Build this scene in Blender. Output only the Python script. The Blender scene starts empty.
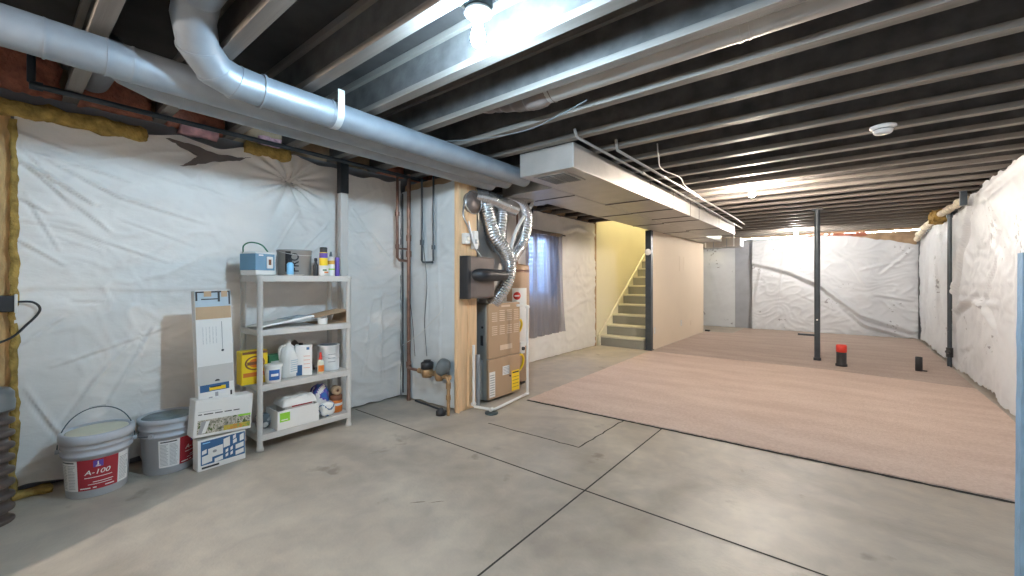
import bpy, bmesh, math, random
from mathutils import Vector, Matrix, noise
random.seed(7)
PI = math.pi
scene = bpy.context.scene
COL = scene.collection
V = Vector

# ------------------------------------------------------------------ materials
def new_mat(name):
    m = bpy.data.materials.new(name); m.use_nodes = True
    nt = m.node_tree; b = nt.nodes['Principled BSDF']
    return m, nt, b
def N(nt, t, **kw):
    n = nt.nodes.new(t)
    for k, v in kw.items():
        if k in n.inputs.keys() if isinstance(k, str) else False: n.inputs[k].default_value = v
        else: setattr(n, k, v)
    return n
def c4(c): return (c[0], c[1], c[2], 1.0)
def mat(name, col, rough=0.6, metal=0.0, var=0.10, scale=6.0, bump=0.0, bscale=60.0, col2=None, stretch=(1,1,1), trans=0.0, spec=None):
    m, nt, b = new_mat(name)
    L = nt.links.new
    tc = nt.nodes.new('ShaderNodeTexCoord')
    mp = nt.nodes.new('ShaderNodeMapping'); mp.inputs['Scale'].default_value = stretch
    L(tc.outputs['Object'], mp.inputs['Vector'])
    nz = nt.nodes.new('ShaderNodeTexNoise'); nz.inputs['Scale'].default_value = scale; nz.inputs['Detail'].default_value = 6
    L(mp.outputs[0], nz.inputs['Vector'])
    rp = nt.nodes.new('ShaderNodeValToRGB')
    a = col; bb = col2 if col2 else tuple(min(1, x*(1+var)) for x in col)
    a = col if col2 else tuple(x*(1-var) for x in col)
    rp.color_ramp.elements[0].color = c4(a); rp.color_ramp.elements[1].color = c4(bb)
    rp.color_ramp.elements[0].position = 0.3; rp.color_ramp.elements[1].position = 0.7
    L(nz.outputs['Fac'], rp.inputs['Fac']); L(rp.outputs['Color'], b.inputs['Base Color'])
    b.inputs['Roughness'].default_value = rough; b.inputs['Metallic'].default_value = metal
    if spec is not None: b.inputs['Specular IOR Level'].default_value = spec
    if trans: b.inputs['Transmission Weight'].default_value = trans
    if bump:
        n2 = nt.nodes.new('ShaderNodeTexNoise'); n2.inputs['Scale'].default_value = bscale; n2.inputs['Detail'].default_value = 5
        L(mp.outputs[0], n2.inputs['Vector'])
        bp = nt.nodes.new('ShaderNodeBump'); bp.inputs['Strength'].default_value = bump; bp.inputs['Distance'].default_value = 0.01
        L(n2.outputs['Fac'], bp.inputs['Height']); L(bp.outputs[0], b.inputs['Normal'])
    return m
def emit(name, col, strength):
    m, nt, b = new_mat(name)
    b.inputs['Base Color'].default_value = c4(col); b.inputs['Emission Color'].default_value = c4(col)
    b.inputs['Emission Strength'].default_value = strength
    return m

M = {}
M['bulb1'] = emit('bulb glass cool', (0.54, 0.79, 1.0), 1950)
M['bulb2'] = emit('bulb glass warm', (1.0, 0.86, 0.72), 2900)
M['bulb3'] = emit('bulb glass soft white', (1.0, 0.93, 0.85), 1900)
M['bulb_fill'] = emit('fill bulb glass', (1.0, 0.88, 0.77), 3300)
M['bulbs'] = emit('stair bulb glass', (1.0, 0.87, 0.58), 3600)
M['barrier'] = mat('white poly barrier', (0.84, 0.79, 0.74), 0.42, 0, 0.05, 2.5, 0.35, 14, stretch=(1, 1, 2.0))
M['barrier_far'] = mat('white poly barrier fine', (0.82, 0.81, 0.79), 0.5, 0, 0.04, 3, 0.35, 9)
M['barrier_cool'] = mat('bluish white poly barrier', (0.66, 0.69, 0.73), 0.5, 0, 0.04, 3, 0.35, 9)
def add_marks(m):
    nt = m.node_tree; L = nt.links.new; b = nt.nodes['Principled BSDF']; src = b.inputs['Base Color'].links[0].from_socket
    tc = nt.nodes.new('ShaderNodeTexCoord')
    a = nt.nodes.new('ShaderNodeTexNoise'); a.inputs['Scale'].default_value = 16; a.inputs['Detail'].default_value = 3
    c = nt.nodes.new('ShaderNodeTexNoise'); c.inputs['Scale'].default_value = 1.6; c.inputs['Detail'].default_value = 1
    L(tc.outputs['Object'], a.inputs['Vector']); L(tc.outputs['Object'], c.inputs['Vector'])
    mu = nt.nodes.new('ShaderNodeMath'); mu.operation = 'MULTIPLY'; L(a.outputs['Fac'], mu.inputs[0]); L(c.outputs['Fac'], mu.inputs[1])
    r = nt.nodes.new('ShaderNodeValToRGB'); r.color_ramp.elements[0].position = .40; r.color_ramp.elements[1].position = .43
    L(mu.outputs[0], r.inputs['Fac'])
    mx = nt.nodes.new('ShaderNodeMix'); mx.data_type = 'RGBA'; L(r.outputs['Color'], mx.inputs['Factor']); L(src, mx.inputs['A']); mx.inputs['B'].default_value = (.34, .35, .37, 1)
    L(mx.outputs['Result'], b.inputs['Base Color'])
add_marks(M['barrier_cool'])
M['barrier_grey'] = mat('translucent poly barrier', (0.56, 0.60, 0.62), 0.3, 0, 0.08, 2.0, 0.3, 8)
M['galv'] = mat('galvanised steel', (0.285, 0.315, 0.35), 0.42, 0.38, 0.10, 9, 0.06, 30)
M['galv_trunk'] = mat('galvanised trunk', (0.42, 0.405, 0.385), 0.42, 0.55, 0.09, 5, 0.08, 14)
M['seam'] = mat('dull dark seam metal', (0.13, 0.125, 0.12), 0.5, 0.4, 0.1)
M['emt'] = mat('grey conduit metal', (0.34, 0.34, 0.33), 0.4, 0.4, 0.1)
M['foil'] = mat('aluminium foil duct', (0.66, 0.69, 0.72), 0.2, 0.92, 0.08, 20, 0.3, 40)
M['strap'] = mat('hanger strap', (0.75, 0.77, 0.78), 0.4, 0.6)
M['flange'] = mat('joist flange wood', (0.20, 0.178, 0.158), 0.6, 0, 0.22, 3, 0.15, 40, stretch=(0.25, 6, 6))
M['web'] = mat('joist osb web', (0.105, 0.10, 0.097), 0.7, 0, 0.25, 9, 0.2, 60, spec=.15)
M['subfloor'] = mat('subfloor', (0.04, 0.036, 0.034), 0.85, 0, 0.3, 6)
M['beige'] = mat('beige drywall paint', (0.80, 0.68, 0.53), 0.7, 0, 0.02, 2)
M['yellow_wall'] = mat('stair wall paint', (0.80, 0.77, 0.62), 0.7, 0, 0.02, 2)
M['concrete_wall'] = mat('foundation wall', (0.20, 0.20, 0.21), 0.85, 0, 0.12, 5, 0.2, 30)
M['far_concrete'] = mat('light grey foundation wall', (0.40, 0.42, 0.46), 0.85, 0, 0.06, 5)
M['rim_wood'] = mat('rim board', (0.42, 0.29, 0.18), 0.8, 0, 0.25, 8, 0.2, 40)
M['osb'] = mat('osb sheathing', (0.62, 0.38, 0.16), 0.7, 0, 0.22, 10, 0.3, 60, stretch=(1, 3, 1))
M['ply'] = mat('plywood closet side', (0.74, 0.50, 0.29), 0.6, 0, 0.12, 5, 0.1, 50, stretch=(6, 6, 0.6))
M['insul_y'] = mat('yellow fibreglass', (0.40, 0.26, 0.07), 0.95, 0, 0.35, 22, 1.0, 60)
M['insul_r'] = mat('red fibreglass', (0.46, 0.17, 0.11), 0.95, 0, 0.4, 14, 1.0, 50)
M['insul_p'] = mat('pink fibreglass', (0.66, 0.38, 0.42), 0.95, 0, 0.25, 20, 1.0, 60)
M['insul_w'] = mat('faced insulation roll', (0.74, 0.66, 0.52), 0.8, 0, 0.3, 22, 0.8, 40)
M['black_steel'] = mat('black painted steel', (0.035, 0.042, 0.05), 0.4, 0.2, 0.2, 8)
M['col_steel'] = mat('dark grey column', (0.06, 0.075, 0.09), 0.35, 0.3, 0.2, 8)
M['black_pl'] = mat('black plastic', (0.025, 0.025, 0.028), 0.45, 0, 0.2, 10)
M['dk_corr'] = mat('dark corrugated plastic', (0.075, 0.06, 0.055), 0.42, 0, 0.2, 10)
M['red_pl'] = mat('red cap plastic', (0.70, 0.05, 0.03), 0.4)
M['white_pl'] = mat('white plastic', (0.78, 0.77, 0.74), 0.4, 0, 0.03)
M['porcelain'] = mat('porcelain', (0.85, 0.85, 0.84), 0.2, 0, 0.02)
M['shelf_pl'] = mat('grey resin shelf', (0.58, 0.56, 0.53), 0.5, 0, 0.04)
M['pail'] = mat('pale grey pail plastic', (0.48, 0.50, 0.54), 0.42, 0, 0.04)
M['pail_lid'] = mat('cream lid', (0.68, 0.66, 0.52), 0.4, 0, 0.06, 12)
M['pail_in'] = mat('dark open pail top', (0.22, 0.27, 0.28), 0.35, 0, 0.35, 14, 0.4, 25)
M['red_lab'] = mat('dark red label', (0.36, 0.022, 0.035), 0.45, 0, 0.04)
M['white_lab'] = mat('white label', (0.80, 0.79, 0.77), 0.5, 0, 0.02)
M['purple'] = mat('purple print', (0.12, 0.07, 0.38), 0.45, 0, 0.05)
M['ink'] = mat('black ink', (0.03, 0.03, 0.035), 0.5)
M['grey_ink'] = mat('grey ink', (0.36, 0.36, 0.37), 0.6)
M['blue'] = mat('blue print', (0.03, 0.13, 0.42), 0.4)
M['ltblue'] = mat('light blue plastic', (0.22, 0.55, 0.85), 0.35)
M['navy'] = mat('navy print', (0.035, 0.12, 0.27), 0.45)
M['steelblue'] = mat('steel blue plastic', (0.13, 0.29, 0.43), 0.45, 0, 0.08)
M['carton'] = mat('white carton', (0.80, 0.79, 0.76), 0.6, 0, 0.02)
M['cardboard'] = mat('brown cardboard', (0.50, 0.35, 0.22), 0.75, 0, 0.08)
M['green'] = mat('green print', (0.28, 0.62, 0.05), 0.5)
M['dkgreen'] = mat('dark green print', (0.03, 0.15, 0.07), 0.5)
M['yellow'] = mat('yellow print', (0.90, 0.62, 0.02), 0.45, 0, 0.06)
M['orange'] = mat('orange print', (0.72, 0.20, 0.03), 0.45, 0, 0.12)
M['brown'] = mat('brown print', (0.20, 0.08, 0.04), 0.5)
M['amber'] = mat('amber plastic', (0.65, 0.35, 0.05), 0.35)
M['copper'] = mat('aged copper', (0.22, 0.125, 0.095), 0.42, 0.6, 0.25, 14)
M['brass'] = mat('brass', (0.46, 0.30, 0.16), 0.4, 0.7, 0.25, 20)
M['meter_grey'] = mat('grey meter plastic', (0.13, 0.15, 0.16), 0.4)
M['furnace'] = mat('furnace tan enamel', (0.47, 0.32, 0.20), 0.42, 0.15, 0.04, 4)
M['furnace_side'] = mat('furnace side steel', (0.36, 0.38, 0.37), 0.4, 0.5, 0.06)
M['furnace_lt'] = mat('furnace pale stamping', (0.72, 0.56, 0.42), 0.5)
M['heater'] = mat('heater enamel', (0.45, 0.30, 0.19), 0.4, 0.1, 0.05)
M['hum'] = mat('dark brown humidifier', (0.17, 0.135, 0.12), 0.3, 0.2, 0.15, 5)
M['stair_paint'] = mat('stair paint', (0.29, 0.285, 0.24), 0.6, 0, 0.05)
M['tread_paint'] = mat('stair tread', (0.64, 0.60, 0.47), 0.6, 0, 0.05)
M['blue_foam'] = mat('blue foam board', (0.22, 0.36, 0.50), 0.6, 0, 0.12, 12, 0.4, 60)
M['grille'] = mat('register dark', (0.07, 0.10, 0.11), 0.5, 0.3)
M['wellmetal'] = mat('corrugated well steel', (0.75, 0.8, 0.85), 0.5, 0.2)
M['rope'] = mat('wire insulation white', (0.60, 0.60, 0.58), 0.5)
M['gravel'] = mat('gravel', (0.35, 0.33, 0.3), 0.9, 0, 0.3, 20, 0.5, 30)
M['clear_blue'] = mat('bluish film', (0.45, 0.55, 0.62), 0.25)

def picture_mat(name, cols, scale):
    m, nt, b = new_mat(name); L = nt.links.new
    tc = nt.nodes.new('ShaderNodeTexCoord'); nz = nt.nodes.new('ShaderNodeTexNoise')
    nz.inputs['Scale'].default_value = scale; nz.inputs['Detail'].default_value = 4; nz.inputs['Roughness'].default_value = .7
    L(tc.outputs['Object'], nz.inputs['Vector'])
    rp = nt.nodes.new('ShaderNodeValToRGB'); rp.color_ramp.interpolation = 'CONSTANT'
    el = rp.color_ramp.elements
    n = len(cols); el[0].position = 0.0; el[0].color = c4(cols[0]); el[1].position = .3; el[1].color = c4(cols[1])
    for i in range(2, n):
        e = el.new(.3 + .45*(i-1)/(n-1)); e.color = c4(cols[i])
    L(nz.outputs['Fac'], rp.inputs['Fac']); L(rp.outputs[0], b.inputs['Base Color']); b.inputs['Roughness'].default_value = .45
    return m
M['garden'] = picture_mat('printed garden picture', [(.04,.04,.03),(.08,.09,.05),(.30,.28,.22),(.55,.50,.42),(.08,.12,.03),(.03,.03,.03)], 26)
M['garden2'] = picture_mat('printed flowers picture', [(.12,.20,.04),(.22,.34,.06),(.55,.42,.06),(.62,.28,.05),(.30,.40,.10)], 18)
M['finetext'] = picture_mat('fine print', [(.75,.74,.72),(.75,.74,.72),(.60,.60,.60),(.78,.77,.75),(.50,.50,.50)], 90)

def floor_mat():
    m, nt, b = new_mat('concrete slab'); L = nt.links.new
    tc = nt.nodes.new('ShaderNodeTexCoord')
    def noise_(sc, det=6, dist=0.0):
        n = nt.nodes.new('ShaderNodeTexNoise'); n.inputs['Scale'].default_value = sc; n.inputs['Detail'].default_value = det
        n.inputs['Distortion'].default_value = dist; L(tc.outputs['Object'], n.inputs['Vector']); return n
    n1 = noise_(0.9, 5, 1.2); n2 = noise_(8, 12, 0.4); n3 = noise_(60, 3)
    r1 = nt.nodes.new('ShaderNodeValToRGB'); e = r1.color_ramp.elements
    e[0].position = .30; e[0].color = (.33, .285, .235, 1); e[1].position = .70; e[1].color = (.56, .50, .42, 1)
    e.new(.5).color = (.455, .40, .335, 1)
    L(n1.outputs['Fac'], r1.inputs['Fac'])
    r2 = nt.nodes.new('ShaderNodeValToRGB'); r2.color_ramp.elements[0].position = .32; r2.color_ramp.elements[1].position = .68
    r2.color_ramp.elements[0].color = (.87, .87, .88, 1); r2.color_ramp.elements[1].color = (1.08, 1.075, 1.06, 1)
    L(n2.outputs['Fac'], r2.inputs['Fac'])
    mx = nt.nodes.new('ShaderNodeMix'); mx.data_type = 'RGBA'; mx.blend_type = 'MULTIPLY'; mx.inputs['Factor'].default_value = 1
    L(r1.outputs[0], mx.inputs['A']); L(r2.outputs[0], mx.inputs['B'])
    # rust and dirt specks
    n4 = noise_(3.3, 10, 0.2); r4 = nt.nodes.new('ShaderNodeValToRGB')
    r4.color_ramp.elements[0].position = .655; r4.color_ramp.elements[1].position = .72
    r4.color_ramp.elements[0].color = (0, 0, 0, 1); r4.color_ramp.elements[1].color = (.5, .5, .5, 1)
    L(n4.outputs['Fac'], r4.inputs['Fac'])
    mx2 = nt.nodes.new('ShaderNodeMix'); mx2.data_type = 'RGBA'; L(r4.outputs[0], mx2.inputs['Factor'])
    L(mx.outputs['Result'], mx2.inputs['A']); mx2.inputs['B'].default_value = (.13, .09, .06, 1)
    L(mx2.outputs['Result'], b.inputs['Base Color'])
    rr = nt.nodes.new('ShaderNodeMapRange'); rr.inputs['To Min'].default_value = .30; rr.inputs['To Max'].default_value = .58
    L(n2.outputs['Fac'], rr.inputs['Value']); L(rr.outputs[0], b.inputs['Roughness'])
    bp = nt.nodes.new('ShaderNodeBump'); bp.inputs['Strength'].default_value = .18; bp.inputs['Distance'].default_value = .01
    L(n3.outputs['Fac'], bp.inputs['Height']); L(bp.outputs[0], b.inputs['Normal'])
    return m
M['slab'] = floor_mat()
M['joint'] = mat('dirt filled joint', (.045, .04, .035), .9, 0, .3, 20)
def carpet_mat(name, c1, c2):
    m, nt, b = new_mat(name); L = nt.links.new
    tc = nt.nodes.new('ShaderNodeTexCoord')
    a = nt.nodes.new('ShaderNodeTexNoise'); a.inputs['Scale'].default_value = 55; a.inputs['Detail'].default_value = 4
    mp = nt.nodes.new('ShaderNodeMapping'); mp.inputs['Scale'].default_value = (1, 3.5, 1)
    d = nt.nodes.new('ShaderNodeTexNoise'); d.inputs['Scale'].default_value = 1.2; d.inputs['Detail'].default_value = 7
    L(tc.outputs['Object'], a.inputs['Vector']); L(tc.outputs['Object'], mp.inputs[0]); L(mp.outputs[0], d.inputs['Vector'])
    ad = nt.nodes.new('ShaderNodeMath'); ad.operation = 'ADD'; mu = nt.nodes.new('ShaderNodeMath'); mu.operation = 'MULTIPLY'; mu.inputs[1].default_value = .5
    L(a.outputs['Fac'], ad.inputs[0]); L(d.outputs['Fac'], ad.inputs[1]); L(ad.outputs[0], mu.inputs[0])
    rp = nt.nodes.new('ShaderNodeValToRGB'); rp.color_ramp.elements[0].position = .38; rp.color_ramp.elements[1].position = .62
    rp.color_ramp.elements[0].color = c4(c1); rp.color_ramp.elements[1].color = c4(c2)
    L(mu.outputs[0], rp.inputs['Fac']); L(rp.outputs[0], b.inputs['Base Color']); b.inputs['Roughness'].default_value = .95
    b.inputs['Specular IOR Level'].default_value = .1
    bp = nt.nodes.new('ShaderNodeBump'); bp.inputs['Strength'].default_value = .8; bp.inputs['Distance'].default_value = .012
    n5 = nt.nodes.new('ShaderNodeTexNoise'); n5.inputs['Scale'].default_value = 150; L(tc.outputs['Object'], n5.inputs['Vector'])
    L(n5.outputs['Fac'], bp.inputs['Height']); L(bp.outputs[0], b.inputs['Normal'])
    return m
M['carpet'] = carpet_mat('pink beige carpet', (.62, .475, .40), (.74, .60, .52))
M['carpet2'] = carpet_mat('grey brown carpet', (.47, .375, .325), (.58, .48, .42))
def curtain_mat():
    m, nt, b = new_mat('thin curtain cloth'); L = nt.links.new
    out = nt.nodes['Material Output']
    tc = nt.nodes.new('ShaderNodeTexCoord')
    nz = nt.nodes.new('ShaderNodeTexNoise'); nz.inputs['Scale'].default_value = 12
    L(tc.outputs['Object'], nz.inputs['Vector'])
    b.inputs['Base Color'].default_value = (.15, .12, .12, 1); b.inputs['Roughness'].default_value = .8
    tr = nt.nodes.new('ShaderNodeBsdfTranslucent'); tr.inputs['Color'].default_value = (.50, .50, .54, 1)
    tp = nt.nodes.new('ShaderNodeBsdfTransparent'); tp.inputs['Color'].default_value = (.78, .80, .86, 1)
    m1 = nt.nodes.new('ShaderNodeMixShader'); m1.inputs[0].default_value = .45
    m2 = nt.nodes.new('ShaderNodeMixShader'); m2.inputs[0].default_value = .48
    L(b.outputs[0], m1.inputs[1]); L(tr.outputs[0], m1.inputs[2]); L(m1.outputs[0], m2.inputs[1]); L(tp.outputs[0], m2.inputs[2])
    L(m2.outputs[0], out.inputs['Surface'])
    return m
M['curtain'] = curtain_mat()
def glass_mat():
    m, nt, b = new_mat('window glass'); out = nt.nodes['Material Output']
    g = nt.nodes.new('ShaderNodeBsdfGlossy'); g.inputs['Roughness'].default_value = .02
    t = nt.nodes.new('ShaderNodeBsdfTransparent'); mx = nt.nodes.new('ShaderNodeMixShader'); mx.inputs[0].default_value = .08
    nt.links.new(t.outputs[0], mx.inputs[1]); nt.links.new(g.outputs[0], mx.inputs[2]); nt.links.new(mx.outputs[0], out.inputs['Surface'])
    return m
M['glass'] = glass_mat()

# ------------------------------------------------------------------ mesh building
class MB:
    def __init__(s): s.bm = bmesh.new(); s.mats = []
    def mi(s, m):
        if m is None: return 0
        if m not in s.mats: s.mats.append(m)
        return s.mats.index(m)
    def add(s, verts, faces, m=None, smooth=False, mx=None):
        i = s.mi(m)
        vs = [s.bm.verts.new((mx @ V(v)) if mx else V(v)) for v in verts]
        for f in faces:
            try:
                fc = s.bm.faces.new([vs[k] for k in f]); fc.material_index = i; fc.smooth = smooth
            except ValueError: pass
        return s
    def box(s, x0, x1, y0, y1, z0, z1, m=None, bev=0.0, mx=None):
        t = bmesh.new(); bmesh.ops.create_cube(t, size=1)
        for v in t.verts: v.co = V(((x0+x1)/2+v.co.x*(x1-x0), (y0+y1)/2+v.co.y*(y1-y0), (z0+z1)/2+v.co.z*(z1-z0)))
        if bev: bmesh.ops.bevel(t, geom=list(t.edges), offset=bev, segments=2, profile=.5, affect='EDGES')
        t.verts.index_update()
        s.add([v.co.copy() for v in t.verts], [[v.index for v in f.verts] for f in t.faces], m, False, mx); t.free(); return s
    def tube(s, pts, r, m=None, seg=12, cap=True, ripple=None, mx=None):
        pts = [V(p) for p in pts]; n = len(pts)
        rs = r if isinstance(r, (list, tuple)) else [r]*n
        verts = []; up = None
        for i, p in enumerate(pts):
            t = (pts[min(i+1, n-1)] - pts[max(i-1, 0)]).normalized()
            if up is None:
                up = V((0, 0, 1)) if abs(t.z) < .9 else V((1, 0, 0))
            a = t.cross(up)
            if a.length < 1e-5: a = t.cross(V((0, 1, 0)))
            a.normalize(); b = a.cross(t).normalized(); up = b
            for k in range(seg):
                q = 2*PI*k/seg; verts.append(p + a*math.cos(q)*rs[i] + b*math.sin(q)*rs[i])
        faces = [[i*seg+k, i*seg+(k+1) % seg, (i+1)*seg+(k+1) % seg, (i+1)*seg+k] for i in range(n-1) for k in range(seg)]
        s.add(verts, faces, m, True, mx)
        if cap:
            for i in (0, n-1):
                s.add(verts[i*seg:(i+1)*seg], [list(range(seg))], m, False, mx)
        return s
    def lathe(s, prof, m=None, seg=24, center=(0, 0, 0), mx=None, smooth=True):
        c = V(center); verts = []
        for r, z in prof:
            for k in range(seg):
                q = 2*PI*k/seg; verts.append(c + V((r*math.cos(q), r*math.sin(q), z)))
        n = len(prof)
        faces = [[i*seg+k, i*seg+(k+1) % seg, (i+1)*seg+(k+1) % seg, (i+1)*seg+k] for i in range(n-1) for k in range(seg)]
        s.add(verts, faces, m, smooth, mx); return s
    def prism(s, prof, x0, x1, m=None, axis='X', mx=None):
        n = len(prof)
        def P(a, b, t): return (t, a, b) if axis == 'X' else ((a, t, b) if axis == 'Y' else (a, b, t))
        verts = [P(a, b, x0) for a, b in prof] + [P(a, b, x1) for a, b in prof]
        faces = [[i, (i+1) % n, n+(i+1) % n, n+i] for i in range(n)] + [list(range(n))[::-1], list(range(n, 2*n))]
        s.add(verts, faces, m, False, mx); return s
    def build(s, name, m=None, parent=None, loc=(0, 0, 0)):
        bmesh.ops.recalc_face_normals(s.bm, faces=list(s.bm.faces))
        me = bpy.data.meshes.new(name); s.bm.to_mesh(me); s.bm.free()
        mats = [m] if (m and not s.mats) else [x if x else m for x in s.mats]
        for x in mats: me.materials.append(M[x] if isinstance(x, str) else x)
        o = bpy.data.objects.new(name, me); COL.objects.link(o)
        o.location = loc
        if parent: o.parent = parent
        return o

def tag(o, label=None, cat=None, group=None, kind=None):
    if label: o['label'] = label
    if cat: o['category'] = cat
    if group: o['group'] = group
    if kind: o['kind'] = kind
    return o
def thing(name, label, cat, loc=(0, 0, 0), rz=0, group=None):
    o = bpy.data.objects.new(name, None); COL.objects.link(o); o.location = loc; o.rotation_euler = (0, 0, rz)
    o.empty_display_size = .05
    return tag(o, label, cat, group)
def dup(root, loc, rz=None, label=None, group=None):
    r = root.copy(); COL.objects.link(r); r.location = loc
    if rz is not None: r.rotation_euler = (0, 0, rz)
    if label: r['label'] = label
    if group: r['group'] = group
    for ch in list(root.children):
        c = ch.copy(); COL.objects.link(c); c.parent = r
        for g in ch.children:
            d = g.copy(); COL.objects.link(d); d.parent = c
    return r
def bezier(pts, n=10):
    """Catmull-Rom through pts"""
    P = [V(p) for p in pts]; P = [2*P[0]-P[1]] + P + [2*P[-1]-P[-2]]; out = []
    for i in range(1, len(P)-2):
        for k in range(n):
            t = k/n; a, b, c, d = P[i-1], P[i], P[i+1], P[i+2]
            out.append(.5*((2*b)+(c-a)*t+(2*a-5*b+4*c-d)*t*t+(3*b-a-3*c+d)*t**3))
    out.append(P[-2]); return out
def text_mesh(txt, size=1.0, bold=False, depth=0.0):
    cu = bpy.data.curves.new('t', 'FONT'); cu.body = txt; cu.size = size; cu.extrude = depth
    cu.align_x = 'CENTER'; cu.align_y = 'CENTER'; cu.offset = .012*size if bold else 0
    o = bpy.data.objects.new('t', cu); COL.objects.link(o)
    dg = bpy.context.evaluated_depsgraph_get(); me = bpy.data.meshes.new_from_object(o.evaluated_get(dg))
    vs = [v.co.copy() for v in me.vertices]; fs = [list(p.vertices) for p in me.polygons]
    bpy.data.objects.remove(o); bpy.data.curves.remove(cu); bpy.data.meshes.remove(me)
    return vs, fs
# frame on a plane facing +X : local (u = along +Y, v = up) ; offset proud of the face
def faceX(x, y, z): return Matrix(((0, 0, 1, x), (1, 0, 0, y), (0, 1, 0, z), (0, 0, 0, 1)))
def rect(mb, mx, u0, u1, v0, v1, m, w=0.0006):
    mb.box(u0, u1, v0, v1, 0, w, m, mx=mx)

# ------------------------------------------------------------------ numbers of the room
XL, XR, YN, YF = -3.62, 1.18, -3.2, 11.9
ZJ = 2.28            # underside of the joists
JD = 0.245           # joist depth
ZS = ZJ + JD
SX = -2.62           # partition beside the stairs
SY0, SY1 = 7.0, 11.0 # stair opening

# ------------------------------------------------------------------ setting
def struct(name, mb, m, parent=None):
    o = mb.build(name, m, parent)
    if not parent: o['kind'] = 'structure'
    return o
struct('floor', MB().box(XL-.15, XR+.15, YN-.15, YF+.15, -.15, 0), 'slab')
mb = MB()
mb.box(XL-.15, XR+.15, YN-.15, SY0, ZS, ZS+.03); mb.box(SX+.0, XR+.15, SY0, YF+.15, ZS, ZS+.03); mb.box(XL-.15, SX, SY1, YF+.15, ZS, ZS+.03)
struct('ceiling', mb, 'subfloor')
# left foundation wall with window hole
WY0, WY1, WZ0, WZ1 = 4.88, 5.66, .95, 1.93
mb = MB()
X0, X1 = XL-.25, XL-.05
mb.box(X0, X1, YN-.15, WY0, 0, ZJ); mb.box(X0, X1, WY1, SY0, 0, ZJ)
mb.box(X0, X1, WY0, WY1, 0, WZ0); mb.box(X0, X1, WY0, WY1, WZ1, ZJ)
struct('wall_left', mb, 'concrete_wall')
struct('wall_stairwell', MB().box(X0, XL-.0, SY0, YF+.15, 0, 4.7), 'yellow_wall')
struct('wall_right', MB().box(XR+.06, XR+.25, YN-.15, YF+.15, 0, ZS), 'concrete_wall')
struct('wall_far', MB().box(XL, XR+.2, YF+.13, YF+.3, 0, ZJ-.02), 'far_concrete')
struct('wall_back', MB().box(XL-.2, XR+.2, YN-.15, YN, 0, ZS), 'barrier_far')
struct('wall_partition', MB().box(SX-.10, SX, 7.17, 10.46, 0, 2.075), 'beige')
mb = MB().box(SX, SX+.02, SY0, SY1, ZJ+.01, 4.7); mb.box(XL-.0, SX, SY0-.02, SY0, ZJ+.01, 4.7); mb.box(XL, SX, SY1, SY1+.02, ZS, 4.7); mb.box(XL, SX+.02, SY0-.02, SY1+.02, 4.7, 4.72)
struct('wall_stairwell_upper', mb, 'yellow_wall')
# rim boards along the tops of the walls
mb = MB().box(XL-.14, XL-.10, YN, SY0, ZJ, ZS); struct('trim_1', mb, 'rim_wood')
mb = MB().box(XL, XR+.06, YF+.10, YF+.14, ZJ, ZS); struct('trim_2', mb, 'rim_wood')
struct('trim_3', MB().box(XL-.03, XL+.012, 6.93, 6.985, 0, 2.27, bev=.004), 'rim_wood')
# slab joints, sawn lines with dirt in them
def joint(name, pts, w, lab=None, rough=0.0):
    mb = MB(); pr = None; L = []
    for (a, b), (c, d) in zip(pts[:-1], pts[1:]):
        n = max(2, int(math.hypot(c-a, d-b)/.05))
        for i in range(n): L.append((a+(c-a)*i/n, b+(d-b)*i/n))
    L.append(pts[-1]); vs = []
    for i, (x, y) in enumerate(L):
        p = L[max(0, i-1)]; q = L[min(len(L)-1, i+1)]; t = V((q[0]-p[0], q[1]-p[1])).normalized(); nn = V((-t.y, t.x))
        j = rough*random.uniform(-1, 1); ww = w*(1+rough*40*random.uniform(-.4, .4))
        vs += [(x+nn.x*(ww/2+j), y+nn.y*(ww/2+j), .0012), (x-nn.x*(ww/2-j), y-nn.y*(ww/2-j), .0012)]
    mb.add(vs, [[2*i, 2*i+1, 2*i+3, 2*i+2] for i in range(len(L)-1)])
    return tag(mb.build(name, 'joint'), kind='structure')
joint('floor_joint', [(XL+.05, 2.105), (XR, 2.12)], .012)
joint('floor_joint', [(-1.165, YN), (-1.165, 3.4)], .010)
joint('floor_patch_edge', [(-2.35, 2.60), (-1.50, 2.63), (-1.49, 3.4)], .012, rough=.006)
# window
w = MB()
fx0, fx1 = XL-.20, XL-.12
w.box(fx0, fx1, WY0, WY0+.05, WZ0, WZ1); w.box(fx0, fx1, WY1-.05, WY1, WZ0, WZ1); w.box(fx0, fx1, WY0+.05, WY1-.05, WZ0, WZ0+.05); w.box(fx0, fx1, WY0+.05, WY1-.05, WZ1-.05, WZ1)
w.box(fx0+.01, fx1-.01, (WY0+WY1)/2-.02, (WY0+WY1)/2+.02, WZ0+.05, WZ1-.05)
win = tag(w.build('window_1', 'white_pl'), kind='structure')
MB().box(XL-.165, XL-.16, WY0+.05, WY1-.05, WZ0+.05, WZ1-.05).build('pane', 'glass', win)
# corrugated window well outside
mb = MB(); vs = []; n = 40; zs = [0.5 + i*.0125 for i in range(150)]
for i in range(n+1):
    a = -PI/2 + PI*i/n
    for z in zs:
        r = .62 + .016*math.sin(z/.075*2*PI)
        vs.append((XL-.26 - r*math.cos(a), (WY0+WY1)/2 + r*math.sin(a), z))
nz_ = len(zs)
mb.add(vs, [[i*nz_+k, i*nz_+k+1, (i+1)*nz_+k+1, (i+1)*nz_+k] for i in range(n) for k in range(nz_-1)], None, True)
tag(mb.build('window_well', 'wellmetal'), 'corrugated steel window well seen through the curtained window', 'window well')
tag(MB().box(XL-1.0, XL-.25, 4.5, 6.1, .45, .6).build('well_gravel', 'gravel'), kind='structure')

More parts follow.
